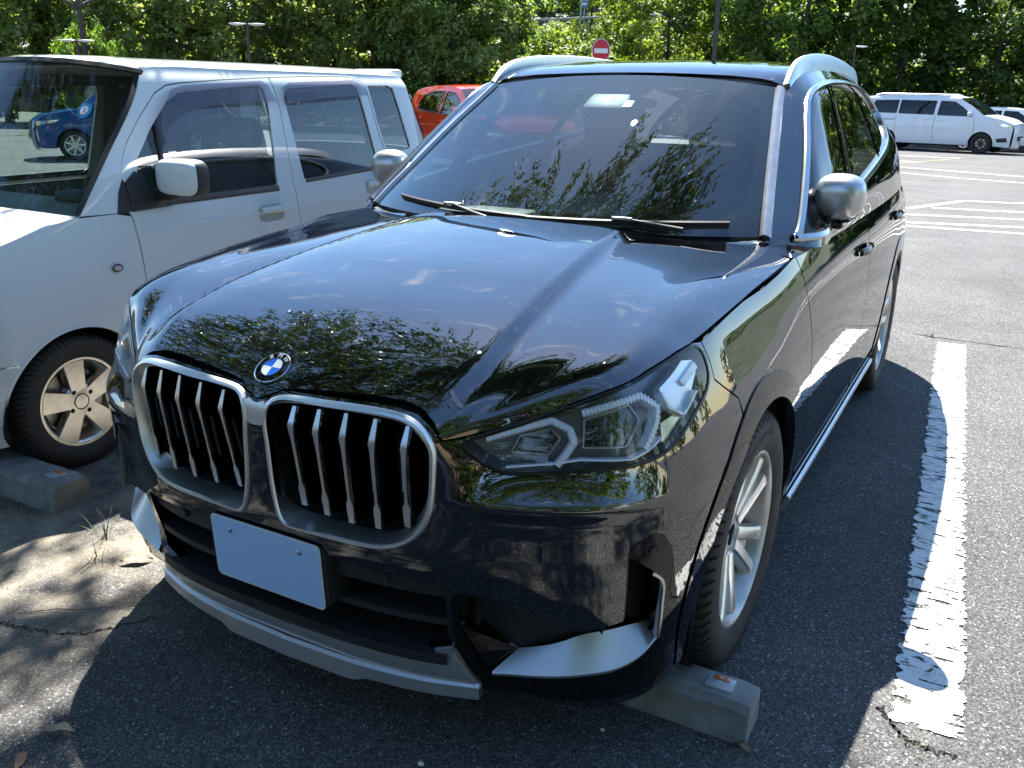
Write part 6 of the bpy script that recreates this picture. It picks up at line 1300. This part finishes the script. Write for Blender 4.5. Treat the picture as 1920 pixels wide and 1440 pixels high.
lamp((-20.7, 21.0), 3.50, 'twin-headed brown street lamp left of the SUV above the kei car roof')
lamp((-26.4, 19.0), 2.95, 'smaller twin-headed street lamp beside the bright green tree at left')
lamp((-4.3, 34.0), 3.50, 'thin single-headed lamp post beside the roof rail, near the white van', False, .8)
pp = empty('utility_pole', (-6.95, 26, gz(26)), 0, 'tall dark pole rising behind the SUV roof', 'pole'); tube('shaft', [(0, 0, 0), (-.03, 0, 4), (-.06, 0, 8)], [.075, .07, .06], M_pole, pp, n=12); box('base_plate', (0, 0, .02), (.3, .3, .04), M_pole, pp)
wp = empty('white_post', (-4.05, 30, gz(30)), 0, 'short plain white post behind the SUV roof rail', 'post'); tube('shaft', [(0, 0, 0), (.0, 0, 2.72)], .07, M_white, wp, n=12); lathe('cap', [(2.715, .072), (2.745, .06), (2.75, 0)], M_white, wp, n=12, axis='z')
sg = empty('no_entry_sign', (-9.75, 24, gz(24)), math.radians(22), 'round red no entry sign with white bar behind the SUV roof', 'sign')
tube('post', [(0, .03, 0), (0, .03, 3.1)], .038, M_grey, sg, n=10)
d_ = lathe('disc', [(0, 0), (-.004, .285), (0, .295), (.006, .29), (.006, 0)], pmat('sign_red', (.50, .02, .03), .4), sg, n=40, axis='y'); d_.location = (0, -.02, 2.80); d_.scale = (.88, 1, 1.12)
lathe('rim', [(-.006, .283), (-.006, .297), (.004, .297), (.004, .283)], M_white, d_, n=40, axis='y', closed=True); box('bar', (0, -.008, 0), (.44, .006, .115), M_white, d_, bevel=.001)
# guard rail, poles and blue board on the road up the hill
gr_ = empty('guard_rail', (-28.5, 62, 6.2), math.radians(-6), 'low guard rail of the road on the upper hillside', 'guard rail'); box('beam', (0, 0, .45), (14, .06, .16), M_grey, gr_, bevel=.01)
for k in range(8): tube('post', [(-6.6+k*1.9, .06, -.6), (-6.6+k*1.9, .06, .55)], .05, M_grey, gr_, n=8)
for x, y, lb in ((-27.7, 61, 'slim grey pole beside the blue board on the hill road'), (-32.6, 61.5, 'slim grey pole at the left end of the hill guard rail')):
    q = empty('road_pole', (x, y, 5.6), 0, lb, 'pole'); tube('shaft', [(0, 0, 0), (0, 0, 6)], .07, M_grey, q, n=8); lathe('cap', [(6, .072), (6.03, .05), (6.04, 0)], M_grey, q, n=8, axis='z')
bb = empty('road_board', (-27.9, 62, 5.6), 0, 'small blue road board high on the hillside', 'sign'); tube('post', [(0, .05, 0), (0, .05, 2.6)], .05, M_grey, bb, n=8); box('panel', (0, 0, 2.0), (.62, .05, .5), pmat('board_blue', (.12, .20, .36), .6), bb, bevel=.01); box('panel_strip', (0, -.03, 2.0), (.45, .01, .16), M_white, bb, bevel=.002)
# =================================================================== small things on the ground

def dry_leaf(x, y, L, a, col, label):
    V = []; F = []; n_ = 9
    for i in range(n_):
        t = i/(n_-1); w = L*.17*math.sin(math.pi*min(1, t*1.05))**.8; z = .006+.010*math.sin(t*3.1)+.004*math.cos(t*9)
        for q in (-1, 0, 1): u, v = L*(t-.5), q*w; V.append((u*math.cos(a)-v*math.sin(a), u*math.sin(a)+v*math.cos(a), z+abs(q)*L*.07))
    for i in range(n_-1):
        for q in range(2): F.append((i*3+q, i*3+q+1, i*3+q+4, i*3+q+3))
    o = mesh('fallen_leaf', V, F, pmat('dry_leaf_'+col, dict(tan=(.30, .24, .15), brown=(.15, .09, .05), green=(.14, .16, .06))[col], .7, var=.25, vscale=60)); o.location = (x, y, 0); tag(o, label, 'leaf', 'fallen leaves'); return o
dry_leaf(-.93, .335, .10, .8, 'tan', 'pale dry leaf on the sand near the SUV bumper corner'); dry_leaf(-.42, -.30, .09, .4, 'tan', 'pale dry leaf at the lower left of the picture'); dry_leaf(-.40, -.405, .07, 2.2, 'brown', 'brown dry leaf in the bottom left corner of the picture'); dry_leaf(1.02, .46, .06, 2.8, 'brown', 'small dry leaf against the end of the wheel stop'); dry_leaf(1.375, 1.0, .03, .5, 'green', 'tiny green leaf lying on the white line'); dry_leaf(-1.22, .02, .09, 1.9, 'brown', 'brown dry leaf at the left picture edge')
def weed(x, y, n, h, label):
    V = []; F = []; t = empty('weed_tuft', (x, y, 0), 0, label, 'weed', 'weeds in the asphalt'); 
    for k in range(n):
        a = random.random()*6.283; L = h*random.uniform(.45, 1.1); sp_ = random.uniform(.25, .95); w = .0018; b = len(V)
        for i in range(6):
            q = i/5; r = L*sp_*q**1.3; z = L*(q-.45*sp_*q*q); nx_, ny_ = -math.sin(a)*w*(1-q*.9), math.cos(a)*w*(1-q*.9); bx, by = .02*math.cos(a*3), .02*math.sin(a*5)
            V += [(bx+r*math.cos(a)-nx_, by+r*math.sin(a)-ny_, z), (bx+r*math.cos(a)+nx_, by+r*math.sin(a)+ny_, z)]
        for i in range(5): F.append((b+2*i, b+2*i+1, b+2*i+3, b+2*i+2))
    o = mesh('blades', V, F, pmat('weed', (.16, .17, .075), .7, var=.3, vscale=40), t); tag(o, kind='stuff')
weed(-1.17, .40, 14, .12, 'dry grass tuft on the sunlit sand between the two cars'); weed(-1.06, .28, 9, .10, 'small dry grass tuft nearer the SUV bumper'); weed(-1.62, .38, 12, .06, 'low green weeds along the kei car wheel stop')
weed(1.05, 4.86, 14, .05, 'yellowed weeds in the crack at the far end of the white line'); weed(1.36, .665, 8, .03, 'scrap of weed at the near end of the white line')
# twig
tube('dry_twig', [(-.98, -.04, .003), (-.90, .03, .006), (-.84, .05, .010), (-.76, .13, .004), (-.73, .14, .006), (-.69, .19, .004)], [.0014, .0014, .0012, .0011, .001, .0008], pmat('twig', (.10, .08, .06), .9), n=6); tag(bpy.data.objects['dry_twig'], 'thin dry twig on the asphalt at left', 'twig')
# loose pale grit: nobody could count it
V = []; F = []
for k in range(900):
    x = random.uniform(-1.6, 2.0); y = random.uniform(-.6, 2.6); s = random.choice((.0015, .002, .002, .003, .004)); b = len(V)
    for dx, dy, dz in ((1, 0, .3), (-.5, .9, .2), (-.6, -.8, .3), (0, 0, 1.1)): V.append((x+dx*s, y+dy*s, .001+dz*s))
    F += [(b, b+1, b+3), (b+1, b+2, b+3), (b+2, b, b+3)]
tag(mesh('grit', V, F, pmat('pale_grit', (.55, .54, .50), .7), smooth=False), 'loose pale grit on the asphalt', 'grit', kind='stuff')
for x, y, s, lb in ((.385, .045, .008, 'white pebble on the dark asphalt below the SUV bumper'), (.70, .36, .006, 'small white pebble beside the wheel stop face')):
    o = blob('pebble', (0, 0, 0), (s, s*.8, s*.55), pmat('pebble_white', (.70, .69, .66), .6), None, n1=10, n2=7, e=2); o.location = (x, y, s*.5); tag(o, lb, 'pebble')

# ------------------------------------------------------------------ labels that single out each of a row of look-alikes
ORD = ['first', 'second', 'third', 'fourth', 'fifth', 'sixth', 'seventh', 'eighth', 'ninth', 'tenth', 'eleventh', 'twelfth', 'thirteenth', 'fourteenth', 'fifteenth', 'sixteenth', 'seventeenth', 'eighteenth', 'nineteenth', 'twentieth']
def ordinal(k): return ORD[k] if k < 20 else ('twenty-'+ORD[k-20] if k < 29 else ('thirtieth' if k == 29 else 'thirty-'+ORD[k-30] if k < 39 else 'fortieth' if k == 39 else 'forty-'+ORD[k-40]))
from collections import defaultdict
rows_ = defaultdict(list)
for o in bpy.data.objects:
    if o.parent is None and o.get('group') and o.get('category') in ('tree', 'shrub'): rows_[(o['group'], o['label'])].append(o)
SHORT = {'distant trees right of the picture': 'distant dark tree beyond the right picture edge, {} from the left', 'grey-green trees of the far wood': 'grey-green tree, {} from the left in the wood beyond the kei car', 'dark green trees behind the van': 'dark green tree, {} from the left in the shaded wood behind the white van', 'yellow-green trees on the slope': 'yellow-green tree, {} from the left on the slope above the SUV roof', 'vine mounds on the slope': 'yellow-green vine mound, {} from the left on the slope behind the no entry sign', 'dark trees beside the vine slope': 'dark tree, {} from the left where the grey wood meets the vine slope', 'trees right of the lot': 'tree off the right picture edge, {} from the front, mirrored in the SUV windows', 'trees behind the photographer': 'tree behind the photographer, {} from the left on the soil bank', 'shrubs behind the photographer': 'dark shrub added unseen behind the photographer, {} from the left on the soil bank'}
for (g_, l_), os_ in rows_.items():
    key = (lambda o: o.location.y) if g_ == 'trees right of the lot' else (lambda o: o.location.x) if 'photographer' in g_ else (lambda o: math.atan2(o.location.x-CAM[0], o.location.y-CAM[1]))
    for k, o in enumerate(sorted(os_, key=key)):
        if g_ in SHORT: o['label'] = SHORT[g_].format(ordinal(k))
